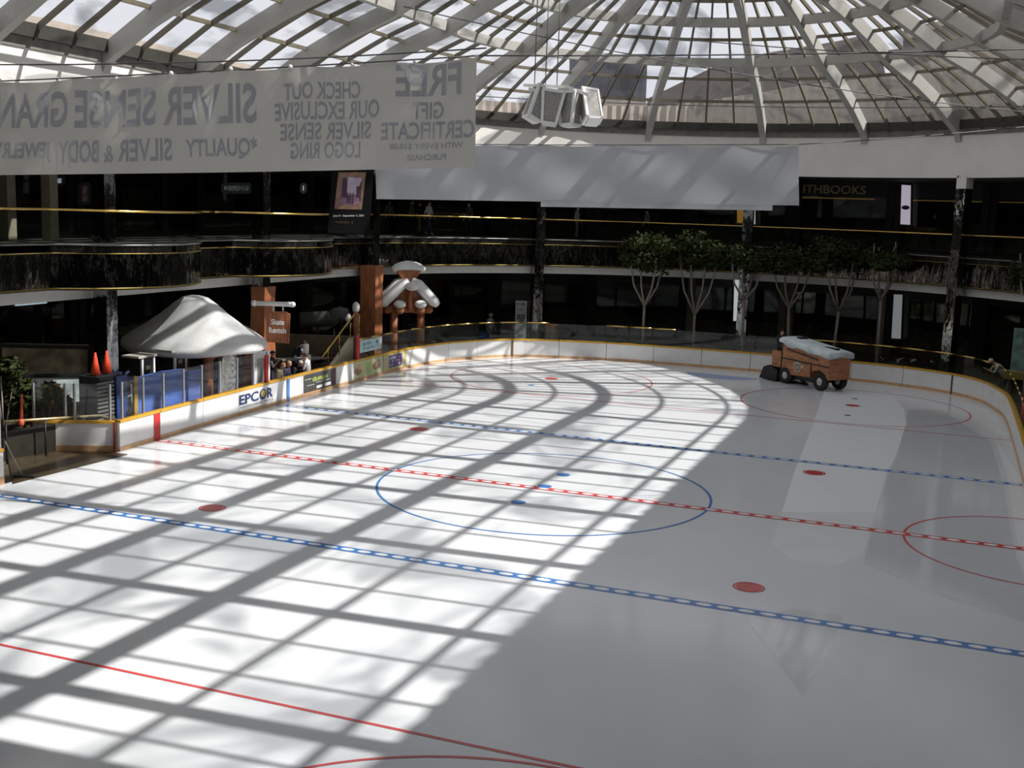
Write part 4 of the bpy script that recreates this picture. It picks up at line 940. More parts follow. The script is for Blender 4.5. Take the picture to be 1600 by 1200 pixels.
# counter behind the seated people
a, b = at(434, 562, 47.5), at(508, 559, 50.3); t = thing('counter', 'long narrow grey counter behind the people at the bench', 'counter', ((a.x+b.x)/2, (a.y+b.y)/2, 0))
mb = MB(); mb.bar(a, b, .5, .08); mb.build('counter_top', mat('grey_top', (.30, .29, .27), .5), t)
for f in (.08, .5, .92): q = a.lerp(b, f); mb = MB(); mb.tube([(q.x, q.y, 0), (q.x, q.y, q.z-.04)], .05, 8); mb.build('leg', BLACK, t)
p = at(490, 545, 51); mb = MB(); mb.box((p.x, p.y, .9), (4.2, .3, 1.8), math.atan2(xd.y, xd.x)); tag(mb.build('half_wall', mat('tan_half_wall', (.13, .10, .06), .7, var=.2)), 'low tan wall behind the counter', 'wall')
q = atx(478, 552, -14.6); mb = MB(); mb.lathe([(.11, 0), (.12, .15), (.125, .42), (.1, .45)], (q.x, q.y, 1.35), 12); mb.box((q.x, q.y, .67), (.3, .3, 1.35)); 
tag(mb.build('paper_drum', WHITE_M), 'white upright drum on a stand behind the white-shirted sitter', 'drum')
# bench
a, b = (-14.2, 7.6), (-14.4, 11.4); t = thing('players_bench', 'dark bench along the back of the left boards', 'bench', (-14.3, 9.5, 0))
mb = MB(); mb.bar((*a, .46), (*b, .46), .4, .06); mb.build('seat', WOOD, t)
for f in (.05, .5, .95): x, y = a[0]+(b[0]-a[0])*f, a[1]+(b[1]-a[1])*f; mb = MB(); mb.box((x, y, .22), (.3, .08, .44)); mb.build('leg', BLACK, t)
# white door frame behind the glass beside the red post
q = atx(408, 590, -14.3); t = thing('scorer_door', 'white framed low door behind the glass left of the red padded post', 'door', (q.x, q.y, 0))
mb = MB(); mb.box((q.x, q.y, .95), (.08, 1.1, 1.9)); mb.build('door_leaf', WHITE_M, t)
mb = MB(); mb.box((q.x+.05, q.y, 1.2), (.03, .6, .9)); mb.build('door_panel', mat('grey_panel', (.35, .34, .33), .5), t)

# blue padded wall, cabinets, cones and machines behind the left glass
a, b = atx(216, 640, -14.5), atx(291, 620, -14.5)
t = thing('blue_padded_wall', 'blue padded wall with rising top behind the left rink glass', 'padded wall', ((a.x+b.x)/2, (a.y+b.y)/2, 0))
z0, z1 = atx(216, 592, -14.5).z, atx(290, 577, -14.5).z
mb = MB(); mb.prism([(-14.5, a.y, 0), (-14.5, b.y, 0), (-14.5, b.y, z1), (-14.5, (a.y+b.y)/2, (z0+z1)/2+.05), (-14.5, a.y, z0)], (-.25, 0, 0)); mb.build('pad', BLUE_PAD, t)
c0 = atx(312, 600, -14.5); mb = MB(); mb.box((-14.55, (b.y+c0.y)/2+.02, .85), (.24, c0.y-b.y, 1.55)); mb.build('low_pad', mat('lilac_padding', (.14, .20, .48), .5), t)
for px, m, l, w, py in ((210, mat('ochre_paint', (.50, .30, .06), .5), 'ochre yellow upright panel left of the blue padding', .22, 588), (198, TEAL, 'dark teal upright panel beside the ochre panel', .3, 590)):
    q = atx(px, py, -14.42); mb = MB(); mb.box((q.x, q.y, q.z/2), (.12, w*.8, q.z)); tag(mb.build('upright_panel', m), l, 'panel')
for px, pt, pb, l in ((221, 555, 600, 'black cabinet with white edge posts and a flat top, nearer the cones'), (272, 546, 590, 'black cabinet with white edge posts and a flat top, right of the other cabinet')):
    q = atx(px, 560, -15.35); zt = atx(px, pt, -15.35).z; w = .30
    t = thing('black_cabinet', l, 'cabinet', (q.x, q.y, 0)); mb = MB(); mb.box((q.x, q.y, zt/2), (.5, .56, zt-.04)); mb.build('body', BLACK, t)
    for s in (-1, 1): mb = MB(); mb.box((q.x+.26, q.y+s*w, zt/2), (.07, .08, zt-.05)); mb.build('edge_post', WHITE_M, t)
    mb = MB(); mb.box((q.x, q.y-.1, zt), (.7, .95, .07)); mb.build('top', mat('grey_lid', (.40, .38, .33), .5), t)
    mb = MB(); mb.box((q.x+.262, q.y, zt-.4), (.02, .22, .14)); mb.build('label_plate', mat('tan_plate', (.4, .34, .2), .5), t)
q = atx(160, 585, -14.72); t = thing('machine_crate', 'dark slatted crate with blue side under the two orange cones', 'crate', (q.x, q.y, 0))
mb = MB(); mb.box((q.x, q.y-.1, q.z/2), (.8, 1.0, q.z)); mb.build('body', mat('dark_crate', (.03, .03, .035), .6), t)
mb = MB()
for i in range(14): mb.bar((q.x+.47, q.y-.8, .2+i*q.z/16), (q.x+.47, q.y-.05, .2+i*q.z/16), .05, .05)
mb.build('slats', mat('grey_slat', (.16, .16, .15), .6), t)
mb = MB(); mb.box((q.x+.46, q.y+.32, q.z*.5), (.06, .5, q.z*.95)); mb.build('blue_side', mat('deep_blue', (.03, .06, .20), .5), t)
CZ = q.z
for px, py, l in ((149, 573, 'orange traffic cone, left one on the dark crate'), (167, 575, 'orange traffic cone, right one on the dark crate beside the column')):
    c = atx(px, py, -14.7); c = Vector((c.x, c.y, CZ)); t = thing('traffic_cone', l, 'traffic cone', c)
    mb = MB(); mb.box((c.x, c.y, CZ+.02), (.36, .36, .04)); mb.build('base', BLACK, t)
    mb = MB(); mb.lathe([(.16, .04), (.09, .4), (.035, .72), (.03, .73)], c, 14); mb.build('cone', ORANGE, t)
q = atx(188, 600, -14.6); t = thing('floor_machine', 'dark blue floor machine with white tubing beside the crate', 'machine', (q.x, q.y, 0))
mb = MB(); mb.box((q.x, q.y, .85), (.5, .42, 1.7)); mb.build('body', BLACK, t)
mb = MB(); mb.box((q.x, q.y, 1.75), (.6, .7, .16), .2); mb.box((q.x, q.y-.2, 1.92), (.3, .3, .2), .4); mb.tube([(q.x, q.y+.1, 1.8), (q.x+.1, q.y+.3, 2.0)], .05, 6); mb.build('hood', mat('navy_hood', (.02, .025, .08), .5), t)
mb = MB(); mb.tube([(q.x+.28, q.y-.2, 0.3), (q.x+.28, q.y-.2, 1.6)], .025, 6); mb.tube([(q.x+.28, q.y+.18, .9), (q.x+.28, q.y+.18, 1.6)], .025, 6); mb.tube([(q.x+.28, q.y-.2, 1.2), (q.x+.28, q.y+.2, 1.25)], .025, 6); mb.tube([(q.x+.28, q.y-.2, .3), (q.x+.28, q.y-.05, .32)], .025, 6); mb.build('white_tubing', WHITE_M, t)
# brass rail across the gate mouth, red upright, squeegee
a, b = at(5, 659, 34.5), at(180, 648, 37.0); t = thing('gate_handrail', 'brass handrail across the open gate mouth on the left', 'handrail', (a.x, a.y, 0))
mb = MB(); mb.tube([a, a.lerp(b, .5), a.lerp(b, .85), b-Vector((0, 0, .15))], .045, 8); mb.build('rail', mat('pale_brass', (.45, .36, .20), .35, .6), t)
for f in (.02, .35, .7, .97): q = a.lerp(b, f); mb = MB(); mb.tube([(q.x, q.y, 0), (q.x, q.y, q.z)], .03, 6); mb.build('post', BLACK, t)
q = at(33, 660, 34.6); mb = MB(); mb.tube([q, at(34, 616, 34.6)], [.05, .035], 8); mb.ball(q, (.09, .09, .12)); tag(mb.build('red_upright', mat('orange_red', (.55, .10, .04), .5)), 'orange-red upright handle at the brass gate rail', 'handle')
a, b = atz(36, 745, .03), at(8, 690, 31.8); t = thing('squeegee', 'squeegee with long handle leaning at the left board end', 'squeegee', a)
mb = MB(); mb.tube([a, b], .022, 6); mb.build('handle', mat('grey_handle', (.25, .22, .16), .6), t); mb = MB(); mb.bar(a-xd*.25, a+xd*.3, .08, .06); mb.build('blade', RUBBER, t)
a, b = at(-12, 660, 34.9), at(128, 653, 36.5); a.z = b.z = 0; mb = MB(); mb.bar(a+Vector((0, 0, .42)), b+Vector((0, 0, .42)), .12, .84); tag(mb.build('low_wall', mat('dark_olive_wall', (.014, .012, .006), .6, var=.4)), 'dark olive low wall under the brass gate handrail', 'wall')
# ramp in the gate mouth
mb = MB(); P = [atz(x, y, .012) for x, y in ((20, 756), (200, 710), (120, 700), (10, 700))]; mb.prism(P, (0, 0, .01)); o = struct('floor_ramp', mb, mat('wet_brown_ramp', (.055, .04, .022), .3, var=.35), 'wet brown floor in the gate mouth')

# ------------------------------------------------------------------ ice resurfacer
zr, zf = atz(1225, 598, 0), atz(1277, 609, 0); ah = (zf-zr).normalized(); al = Vector((-ah.y, ah.x, 0)); WB = 2.35
t = thing('ice_resurfacer', 'wood-clad ice resurfacing machine with a snow-sculpted top at the far right of the ice', 'ice resurfacer', zr+al*.6)
O0 = zr
def zp(x, y, z): return O0+ah*x+al*y+Vector((0, 0, z))   # x toward the tank end, y across (0 = near side wheels)
def zbox(mb, x0, x1, y0, y1, z0, z1, mi=0):
    V = [zp(x, y, z) for x in (x0, x1) for y in (y0, y1) for z in (z0, z1)]
    mb.add(V, [(0,1,3,2),(4,6,7,5),(0,4,5,1),(2,3,7,6),(0,2,6,4),(1,5,7,3)], mi)
W0, W1 = -.10, 1.22
mb = MB(); mb.prism([zp(-.15, W0, .62), zp(.0, W0, .50), zp(.45, W0, .45), zp(1.75, W0, .50), zp(1.80, W0, .80), zp(2.30, W0, .92), zp(2.62, W0, .78), zp(2.85, W0, .52), zp(2.85, W0, 1.66), zp(-.15, W0, 1.98)], al*(W1-W0)); mb.build('tank_body', WOODZ, t)
mb = MB(); zbox(mb, -.80, -.15, W0, W1, .70, 1.45); mb.build('rear_cabin', WOODZ, t)
mb = MB()
for a, b in (((-.15, W0-.015, 1.18), (2.85, W0-.015, 1.10)), ((1.78, W0-.015, 1.12), (1.78, W0-.015, .55)), ((-.15, W0-.015, .6), (-.15, W0-.015, 1.95)), ((.2, W0-.015, 1.62), (2.2, W0-.015, 1.36))): mb.bar(zp(*a), zp(*b), .05, .05)
mb.build('trim_strap', BLACK, t)
mb = MB(); rr = random.Random(4); N = 26
top = [(-.28+3.22*i/N) for i in range(N+1)]
def zt(x): return 2.08-.115*(x+.45)
V = []
for x in top:
    lip = .16+.09*abs(math.sin(x*2.3))+.05*math.sin(x*5.1)
    for y, z in ((W0-.1, -lip), (W0-.13, -.02), (W0+.05, .07), ((W0+W1)/2, .09), (W1-.05, .07), (W1+.12, -.02), (W1+.1, -lip), ((W0+W1)/2, -.14)): V.append(zp(x, y, zt(x)+z))
F = [(i*8+j, i*8+(j+1) % 8, i*8+8+(j+1) % 8, i*8+8+j) for i in range(N) for j in range(8)]+[tuple(range(8))[::-1], tuple(N*8+j for j in range(8))]
mb.add(V, F, 0, True); mb.build('snow_top', mat('resurfacer_snow', (.62, .70, .72), .5, var=.2, scale=2, bump=.3), t)
mb = MB(); zbox(mb, .1, .35, .5, 1.0, zt(.2)+.06, zt(.2)+.16); zbox(mb, 1.7, 2.6, .55, .75, zt(2.2)+.05, zt(2.2)+.13); mb.build('top_hatch', BLACK, t)
def wheel(x, y, r):
    mb = MB(); c = zp(x, y, r); k = 20; V = []
    prof = [(r*.45, -.13), (r*.9, -.14), (r, -.09), (r, .09), (r*.9, .14), (r*.45, .13)]
    for rad_, off in prof:
        for j in range(k): a = 2*PI*j/k; V.append(c+al*off+ah*(rad_*math.cos(a))+Vector((0, 0, rad_*math.sin(a))))
    n_ = len(prof); mb.add(V, [(i*k+j, i*k+(j+1) % k, ((i+1) % n_)*k+(j+1) % k, ((i+1) % n_)*k+j) for i in range(n_) for j in range(k)], 0, True)
    o = mb.build('wheel', RUBBER, t)
    h = MB(); V = [c+al*s*.11+ah*(r*.5*math.cos(2*PI*j/k))+Vector((0, 0, r*.5*math.sin(2*PI*j/k))) for s in (-1, 1) for j in range(k)]
    h.add(V, [tuple(range(k))[::-1], tuple(range(k, 2*k))]+[(j, (j+1) % k, k+(j+1) % k, k+j) for j in range(k)]); h.ball(c-al*.12, .06); h.build('hub', ALU, o)
for x, y, r in ((.12, 0.0, .38), (.12, 1.12, .38), (WB, 0.0, .40), (WB, 1.12, .40)): wheel(x, y, r)
mb = MB(); mb.prism([zp(-1.5, W0-.1, .04), zp(-.35, W0-.1, .04), zp(-.3, W0-.1, .55), zp(-.95, W0-.1, .72), zp(-1.25, W0-.1, .6)], al*(W1-W0+.2)); mb.build('conditioner', BLACK, t)
mb = MB(); zbox(mb, .3, 2.0, .1, 1.25, .25, .5); mb.build('chassis', BLACK, t)
mb = MB(); k = 18; c = zp(.90, W0-.02, .86); mb.add([c+ah*(.26*math.cos(2*PI*j/k))+Vector((0, 0, .26*math.sin(2*PI*j/k))) for j in range(k)], [tuple(range(k))], 0)
c = c-al*.006; mb.add([c+ah*(.17*math.cos(2*PI*j/k))+Vector((0, 0, .17*math.sin(2*PI*j/k))) for j in range(k)], [tuple(range(k))], 1); c = c-al*.006
mb.add([c+ah*x+Vector((0, 0, z)) for x, z in ((-.1, -.05), (.0, -.12), (.12, -.02), (.02, .12))], [(0,1,2,3)], 0); mb.build('round_emblem', [mat('emblem_pale', (.42, .38, .34), .5), mat('emblem_brown', (.25, .15, .10), .5)], t)
mb = MB(); mb.ball(zp(1.28, W0-.05, .92), .05); mb.build('side_lamp', WHITE_M, t)
mb = MB(); mb.tube([zp(-.50, .35, 1.45), zp(-.45, .35, 1.9), zp(-.35, .35, 2.0)], .03, 6); mb.build('steering_post', BLACK, t)

# ------------------------------------------------------------------ trees and shrubs
def leafball(mb, c, R, n, rnd, size=.12):
    for _ in range(n):
        d = Vector((rnd.gauss(0, 1), rnd.gauss(0, 1), rnd.gauss(0, 1))).normalized(); r = rnd.uniform(.55, 1.0)
        p = Vector(c)+Vector((d.x*R[0]*r, d.y*R[1]*r, d.z*R[2]*r)); a = Vector((rnd.gauss(0, 1), rnd.gauss(0, 1), rnd.gauss(0, .5))).normalized(); b = a.cross(d+Vector((.1, .2, .3))).normalized()
        s = size*rnd.uniform(.7, 1.3); mb.add([p-a*s, p-b*s*.5, p+a*s, p+b*s*.5], [(0,1,2,3)])
TREE_N = [0]
def tree(px, D, py_top, py_fork, label, half=1.7, seed=1, spread=1.0, py_low=432):
    g = at(px, 540, D); g.z = 0; rnd = random.Random(seed); zt_ = at(px, py_top, D).z; zf_ = at(px, py_fork, D).z; zl = at(px, py_low, D).z
    t = thing('ficus_tree', label, 'tree', g, 'trees along the far side'); mb = MB()
    lean = rnd.uniform(-.15, .15); top = g+Vector((lean, 0, zf_)); mb.tube([g, g+Vector((lean*.4, 0, zf_*.5)), top], [.09, .08, .075], 7)
    tips = []
    for k in range(4):
        e = (-1, 1, -.35, .5)[k]; w = top+xd*(e*half*.55*spread)+dn*rnd.uniform(-.6, .6); w.z = zl+.4+rnd.uniform(0, .5)
        m_ = top.lerp(w, .5)+xd*(e*.18)-Vector((0, 0, .12)); mb.tube([top, m_, w, w+Vector((rnd.uniform(-.2, .2), 0, .8))], [.065, .055, .045, .02], 6); tips.append(w)
    o = mb.build('trunk', BARK, t); cr_ = MB(); cz = (zt_+zl)/2; hh = (zt_-zl)/2
    for k in range(9):
        c = g+xd*rnd.uniform(-half*.65, half*.65)+dn*rnd.uniform(-.9, .9); c.z = cz+rnd.uniform(-.45, .5)*hh
        leafball(cr_, c, (rnd.uniform(.6, .95)*half*.62, .8, hh*rnd.uniform(.45, .6)), 300, rnd)
    for w in tips: leafball(cr_, w+Vector((0, 0, .2)), (.6, .6, .5), 110, rnd)
    cr_.build('foliage', LEAF, t)
tree(1004, 60.5, 358, 478, 'pale-trunked tree with sunlit top, first from the far mirrored column', 1.55, 11)
tree(1083, 60.8, 357, 492, 'pale-trunked tree with sunlit top, second from the far mirrored column', 1.6, 12)
tree(1160, 60.2, 372, 470, 'dark tree in front of the tall white lit door', 1.3, 13)
tree(1232, 61.0, 368, 482, 'dark tree with forked pale trunk left of the resurfacer top', 1.7, 14)
tree(1302, 60.5, 366, 486, 'dark tree with forked trunk directly above the resurfacer', 1.6, 15)
tree(1372, 60.0, 392, 470, 'dark low-crowned tree right of the one above the resurfacer', 1.0, 16, py_low=425)
tree(1608, 51.0, 415, 480, 'dark tree leaning into the right picture edge', .9, 17, py_low=462)
def shrub(px, py, D, R, label, seed):
    g = at(px, py, D); rnd = random.Random(seed); t = thing('potted_shrub', label, 'shrub', (g.x, g.y, 0))
    mb = MB(); mb.lathe([(.22, 0), (.3, .4), (.28, .42)], (g.x, g.y, 0), 12); mb.build('pot', mat('clay_pot', (.10, .05, .03), .7), t)
    mb = MB()
    for k in range(4): mb.tube([(g.x, g.y, .4), (g.x+rnd.uniform(-.3, .3), g.y+rnd.uniform(-.3, .3), g.z)], .025, 5)
    mb.build('stem', BARK, t); mb = MB()
    for k in range(5): leafball(mb, g+Vector((rnd.uniform(-.5, .5)*R, rnd.uniform(-.5, .5)*R, rnd.uniform(-.4, .4)*R)), (R*.7, R*.7, R*.6), 150, rnd, .13)
    mb.build('foliage', LEAF, t)
shrub(36, 612, 36.6, .62, 'dark bushy shrub behind the orange-red upright', 21)
shrub(76, 618, 36.9, .5, 'smaller dark shrub in front of the mint mural', 22)
shrub(2, 585, 36.2, .6, 'dark shrub at the left picture edge', 23)

# ------------------------------------------------------------------ free-offer stands, planter, kiosk
def stand(px, pt, pb, w_px, D, label, lines):
    a, b = at(px-w_px/2, pb, D), at(px+w_px/2, pb, D); zt_ = at(px, pt, D).z; c = (a+b)/2; t = thing('sign_stand', label, 'sign', (c.x, c.y, 0)); w = (b-a).length
    mb = MB(); mb.prism([Vector((a.x, a.y, .25)), Vector((b.x, b.y, .25)), Vector((b.x, b.y, zt_)), Vector((a.x, a.y, zt_))], dn*.08); mb.build('panel', mat('stand_white', (.42, .44, .45), .5, var=.05), t)
    mb = MB(); mb.box((c.x, c.y, .13), (w*.7, .5, .26), math.atan2(xd.y, xd.x)); mb.build('foot', BLACK, t)
    mb = MB()
    for s, f, ww, hh in lines:
        q = Vector((c.x, c.y, .25+(zt_-.25)*f))-dn*.02
        if s: mb.text(s, q, xd, (0, 0, 1), w*ww, hh)
        else: mb.strokes(lambda u, v: q+xd*u+Vector((0, 0, v)), 0, 0, w*ww, hh, 0, 7, int(f*100))
    mb.build('lettering', BLACK, t)
stand(813, 470, 522, 18, 62.3, 'white stand reading FREE left of the far mirrored column', [('', .93, .8, .12), ('', .80, .45, .07), ('FREE', .62, .72, .34), ('', .43, .6, .08), ('', .22, .45, .2)])
stand(829, 470, 520, 8, 63.4, 'narrow white stand half behind the far mirrored column', [('', .9, .7, .1), ('', .6, .8, .25), ('', .35, .7, .12)])
p = at(862, 520, 60.5); t = thing('planter_box', 'square planter box with an orange top behind the glass right of the far column', 'planter', (p.x, p.y, 0))
mb = MB(); mb.box((p.x, p.y, .75), (.5, .5, 1.5)); mb.build('box', mat('tan_planter', (.18, .13, .07), .6), t); mb = MB(); mb.box((p.x, p.y, 1.56), (.56, .56, .12)); mb.build('lid', mat('orange_lid', (.34, .12, .04), .6), t)
p = at(1484, 500, 58.8); t = thing('sign_post', 'white and green poster post in front of the right mirrored column', 'sign', (p.x, p.y, 0))
mb = MB(); mb.box((p.x, p.y, 1.6), (.34, .2, 3.1), math.atan2(xd.y, xd.x)); mb.build('panel', mat('green_white_poster', (.20, .24, .21), .5, var=.7, scale=4), t); mb = MB(); mb.box((p.x, p.y, .06), (.5, .4, .12)); mb.build('foot', BLACK, t)
p = at(1606, 520, 54.5); t = thing('kiosk', 'pale green kiosk panel with yellow counter at the right picture edge', 'kiosk', (p.x, p.y, 0))
mb = MB(); mb.box((p.x, p.y, 2.1), (1.1, .4, 2.2)); mb.build('panel', mat('kiosk_green', (.16, .26, .23), .5, var=.6, scale=3), t); mb = MB(); mb.box((p.x, p.y-.3, 1.2), (1.6, .9, .3)); mb.build('counter', mat('kiosk_yellow', (.28, .20, .05), .5), t)
mb = MB(); mb.box((p.x, p.y, .5), (.9, .5, 1.0)); mb.build('base', BLACK, t)

# ------------------------------------------------------------------ people
SKIN = mat('skin', (.48, .27, .18), .5, var=.08)
def clothm(n_, c): return mat('cloth_'+n_, c, .8, var=.2, scale=14)
def person(label, loc, face, J, cols, hair, hscale=1.0, hat=None, longhair=False):
    """J: joints in the person's own frame (x right, y forward, z up); face: heading angle of +y"""
    R = Matrix.Rotation(face, 3, 'Z'); loc = Vector(loc); S = hscale
    W = lambda p: R @ (Vector(p)*S)
    j = {k: Vector(v) for k, v in J.items()}
    bones = [('pelvis', 'chest', .135, .15, 'shirt'), ('chest', 'neck', .15, .075, 'shirt'), ('neck', 'head', .055, .06, 'skin')]
    for s in 'LR':
        bones += [('chest', 'sh'+s, .10, .075, 'shirt'), ('sh'+s, 'el'+s, .058, .045, 'sleeve'), ('el'+s, 'wr'+s, .043, .028, 'fore'), ('pelvis', 'hip'+s, .12, .105, 'pants'), ('hip'+s, 'kn'+s, .095, .062, 'pants'), ('kn'+s, 'an'+s, .06, .04, 'pants'), ('an'+s, 'toe'+s, .045, .038, 'shoe')]
    m = MB(); segs = []
    for a, b, r0, r1, mt in bones:
        A, B_ = j[a], j[b]; k = 5; m.tube([A.lerp(B_, i/k) for i in range(k+1)], [r0+(r1-r0)*i/k for i in range(k+1)], 10); m.ball(A, r0*.98, 10, 6); m.ball(B_, r1*.98, 10, 6); segs.append((A, B_, mt, r0, r1))
    hd = j['head']; up = (hd-j['neck']).normalized(); m.ball(hd+up*.05, (.078, .095, .115), 12, 9); segs.append((hd, hd+up*.12, 'skin', .09, .08))
    for s in 'LR':
        d = (j['wr'+s]-j['el'+s]).normalized(); m.ball(j['wr'+s]+d*.045, (.034, .026, .045), 8, 6); segs.append((j['wr'+s], j['wr'+s]+d*.09, 'skin', .03, .03))
    o = m.build('tmp', SKIN); md = o.modifiers.new('r', 'REMESH'); md.mode = 'VOXEL'; md.voxel_size = .026; md.use_smooth_shade = True
    dg = bpy.context.evaluated_depsgraph_get(); me = o.evaluated_get(dg).to_mesh()
    V = [v.co.copy() for v in me.vertices]; F = [tuple(p.vertices) for p in me.polygons]; o.evaluated_get(dg).to_mesh_clear(); od = o.data; bpy.data.objects.remove(o); bpy.data.meshes.remove(od)
    order = ['skin', 'shirt', 'sleeve', 'fore', 'pants', 'shoe']
    def near(p):
        best = (1e9, 'skin')
        for A, B_, mt, r0, r1 in segs:
            d = B_-A; tt = max(0, min(1, (p-A).dot(d)/max(1e-9, d.length_squared))); q = (p-A-d*tt).length-(r0+(r1-r0)*tt)
            if q < best[0]: best = (q, mt)
        return best[1]
    out = MB(); out.v = [W(p) for p in V]
    for f in F:
        c = sum((V[i] for i in f), Vector())/len(f); out.f.append(list(f)); out.m.append(order.index(near(c))); out.sm.append(True)
    fy = Vector((0, 1, 0)); c = hd+up*.045
    def ball(p, r, mi): out.ball(W(p), r if not isinstance(r, tuple) else tuple(x*S for x in r), 8, 6, mi, R)
    ball(c+fy*.098-up*.005, (.013, .02, .022), 0)
    for sx in (-1, 1):
        ball(c+Vector((sx*.031, .084, .0))+up*.022, (.011, .009, .008), 6); ball(c+Vector((sx*.08, -.005, 0)), (.012, .022, .03), 0)
    ball(c+fy*.088-up*.045, (.024, .008, .006), 7)
    for s in 'LR':   # four fingers and a thumb on each hand
        d = (j['wr'+s]-j['el'+s]).normalized(); sd_ = d.cross(Vector((0, 1, .01))); sd_ = sd_.normalized() if sd_.length > .01 else Vector((1, 0, 0)); cu = sd_.cross(d)
        for k, ln in enumerate((.062, .075, .07, .055)):
            b0 = j['wr'+s]+d*.08+sd_*(.02*(k-1.5)); out.tube([W(b0), W(b0+d*ln*.55), W(b0+d*ln*.9+cu*.022)], [.0105*S, .0095*S, .007*S], 6, 0)
        b0 = j['wr'+s]+d*.035+sd_*.03; out.tube([W(b0), W(b0+d*.03+sd_*.025), W(b0+d*.06+sd_*.03)], [.012*S, .011*S, .008*S], 6, 0)
    t = thing('person', label, 'person', loc)
    C_ = {'skin': SKIN}; C_.update(cols); C_.setdefault('sleeve', C_['shirt']); C_.setdefault('fore', SKIN)
    out.build('body', [C_[k] for k in order]+[BLACK, mat('lips', (.35, .12, .10), .5)], t, local=True)
    h = MB(); hc_ = hd+up*.075-fy*.018; V = []
    for i in range(7):
        th = (PI*.58)*i/6
        for k in range(14):
            a = 2*PI*k/14; fr = max(0, math.sin(a)); tt = th*(1-.28*fr)
            V.append(W(hc_+Vector((.092*math.sin(tt)*math.cos(a), .108*math.sin(tt)*math.sin(a), .105*math.cos(tt)-(.09*max(0, th-1.2) if longhair and fr < .3 else 0)))))
    h.add(V, [(i*14+k, i*14+(k+1) % 14, i*14+14+(k+1) % 14, i*14+14+k) for i in range(6) for k in range(14)], 0, True); h.build('hair', hair, t, local=True)
    if hat: h = MB(); h.lathe([(.16, .0), (.165, .012), (.10, .02), (.098, .09), (.06, .115), (.01, .12)], W(hd+up*.10), 16); h.build('hat', hat, t, local=True)
    return t
def standing(walk=.0, arm=.12, bend=None):
    J = {'pelvis': (0, 0, .95), 'chest': (0, .01, 1.30), 'neck': (0, .0, 1.49), 'head': (0, .025, 1.60)}
    for s, e in (('L', -1), ('R', 1)):
        st = walk*e
        J['sh'+s] = (e*.185, 0, 1.42); J['el'+s] = (e*.235, -st*.35-.01, 1.14); J['wr'+s] = (e*.24, -st*.5+arm, .90)
        J['hip'+s] = (e*.095, 0, .90); J['kn'+s] = (e*.10, st*.5+.03, .50); J['an'+s] = (e*.10, st*.9-.02, .085+(.05 if st < -.1 else 0)); J['toe'+s] = (e*.12, st*.9+.13, .04)
    J.update(bend or {}); return J
def sitting(fold=0.0, lean=0.0, reach=None):
    J = {'pelvis': (0, 0, .13), 'chest': (0, .04+lean*.4, .50), 'neck': (0, .05+lean*.7, .69), 'head': (0, .09+lean*.85, .80)}
    for s, e in (('L', -1), ('R', 1)):
        J['sh'+s] = (e*.185, .03+lean*.6, .62); J['el'+s] = (e*.25, .10+lean*.4, .36); J['wr'+s] = (e*(.20-fold), .30+lean*.2, .28)
        J['hip'+s] = (e*.10, .05, .12); J['kn'+s] = (e*.12, .45, .10); J['an'+s] = (e*.12, .47, -.33); J['toe'+s] = (e*.13, .62, -.38)
    J.update(reach or {}); return J
HB = mat('hair_brown', (.05, .028, .015), .7); HD = mat('hair_dark', (.012, .010, .009), .7); HW = mat('hair_white', (.45, .43, .40), .7); HY = mat('hair_blond', (.40, .28, .14), .7)
SHW = clothm('white', (.68, .68, .70)); SHB = clothm('black', (.015, .015, .02)); SHN = clothm('navy', (.025, .03, .06)); DEN = clothm('denim', (.06, .10, .18)); KH = clothm('khaki', (.20, .17, .11)); GRN = clothm('green', (.10, .11, .05)); GRY = clothm('grey', (.16, .16, .17)); PALEB = clothm('pale_blue', (.42, .50, .62)); BLKSH = mat('shoe_black', (.01, .01, .01), .6); WSH = mat('shoe_white', (.6, .6, .6), .6); CRM = clothm('cream', (.36, .33, .28)); PINK = clothm('pale_pink', (.50, .44, .44)); CORD = clothm('cordgrey', (.05, .05, .055))
def c(shirt, pants, shoe=BLKSH, **k): return dict(shirt=shirt, pants=pants, shoe=shoe, **k)
right = -YAW*0  # headings: 0 looks away along +y, PI toward the camera end
q = atz(765, 531, -.02); q = CAM+(q-CAM)*.965; q.z = -.02
t = person('person in a pale blue shirt, jeans and straw hat walking with a blue bag', q, -1.9, standing(.22, .10), c(PALEB, DEN), HY, .98, hat=mat('straw', (.62, .50, .34), .7)); 
tb = thing('shopping_bag', 'blue shopping bag in the hand of the walker in the straw hat', 'bag', q+Vector((-.32, -.12, .18))); mb = MB(); b_ = q+Vector((-.32, -.12, .45)); mb.prism([b_+Vector((-.2, -.08, -.25)), b_+Vector((.2, -.08, -.25)), b_+Vector((.22, -.08, .22)), b_+Vector((-.22, -.08, .22))], (0, .16, 0)); mb.build('bag_body', mat('bag_blue', (.03, .09, .32), .5), tb)
mb = MB(); mb.tube([b_+Vector((-.12, 0, .22)), b_+Vector((-.04, 0, .42)), b_+Vector((.06, 0, .42)), b_+Vector((.12, 0, .22))], .012, 6); mb.build('handle', mat('bag_blue', (0, 0, 0)), tb)
UPZ = 6.05
def upper(px, D): p = at(px, 330, D); return (p.x, p.y, UPZ)
person('person in a white T-shirt, jeans and white shoes walking on the upper level', upper(670, 62.5), -1.7, standing(.28, .05), c(SHW, DEN, WSH), HD, 1.02)
person('person in an olive green shirt walking ahead of the white T-shirt walker', upper(643, 63.5), -1.3, standing(.2), c(GRN, SHB), HB, 1.03)
person('person in dark top and cream trousers beside the white T-shirt walker', upper(655, 64.2), -1.5, standing(.12), c(SHB, CRM), HD, .99)
person('person in grey clothes standing in shade at the left of the upper walkers', upper(608, 64.5), -2.2, standing(.05), c(GRY, SHB), HD, 1.0)
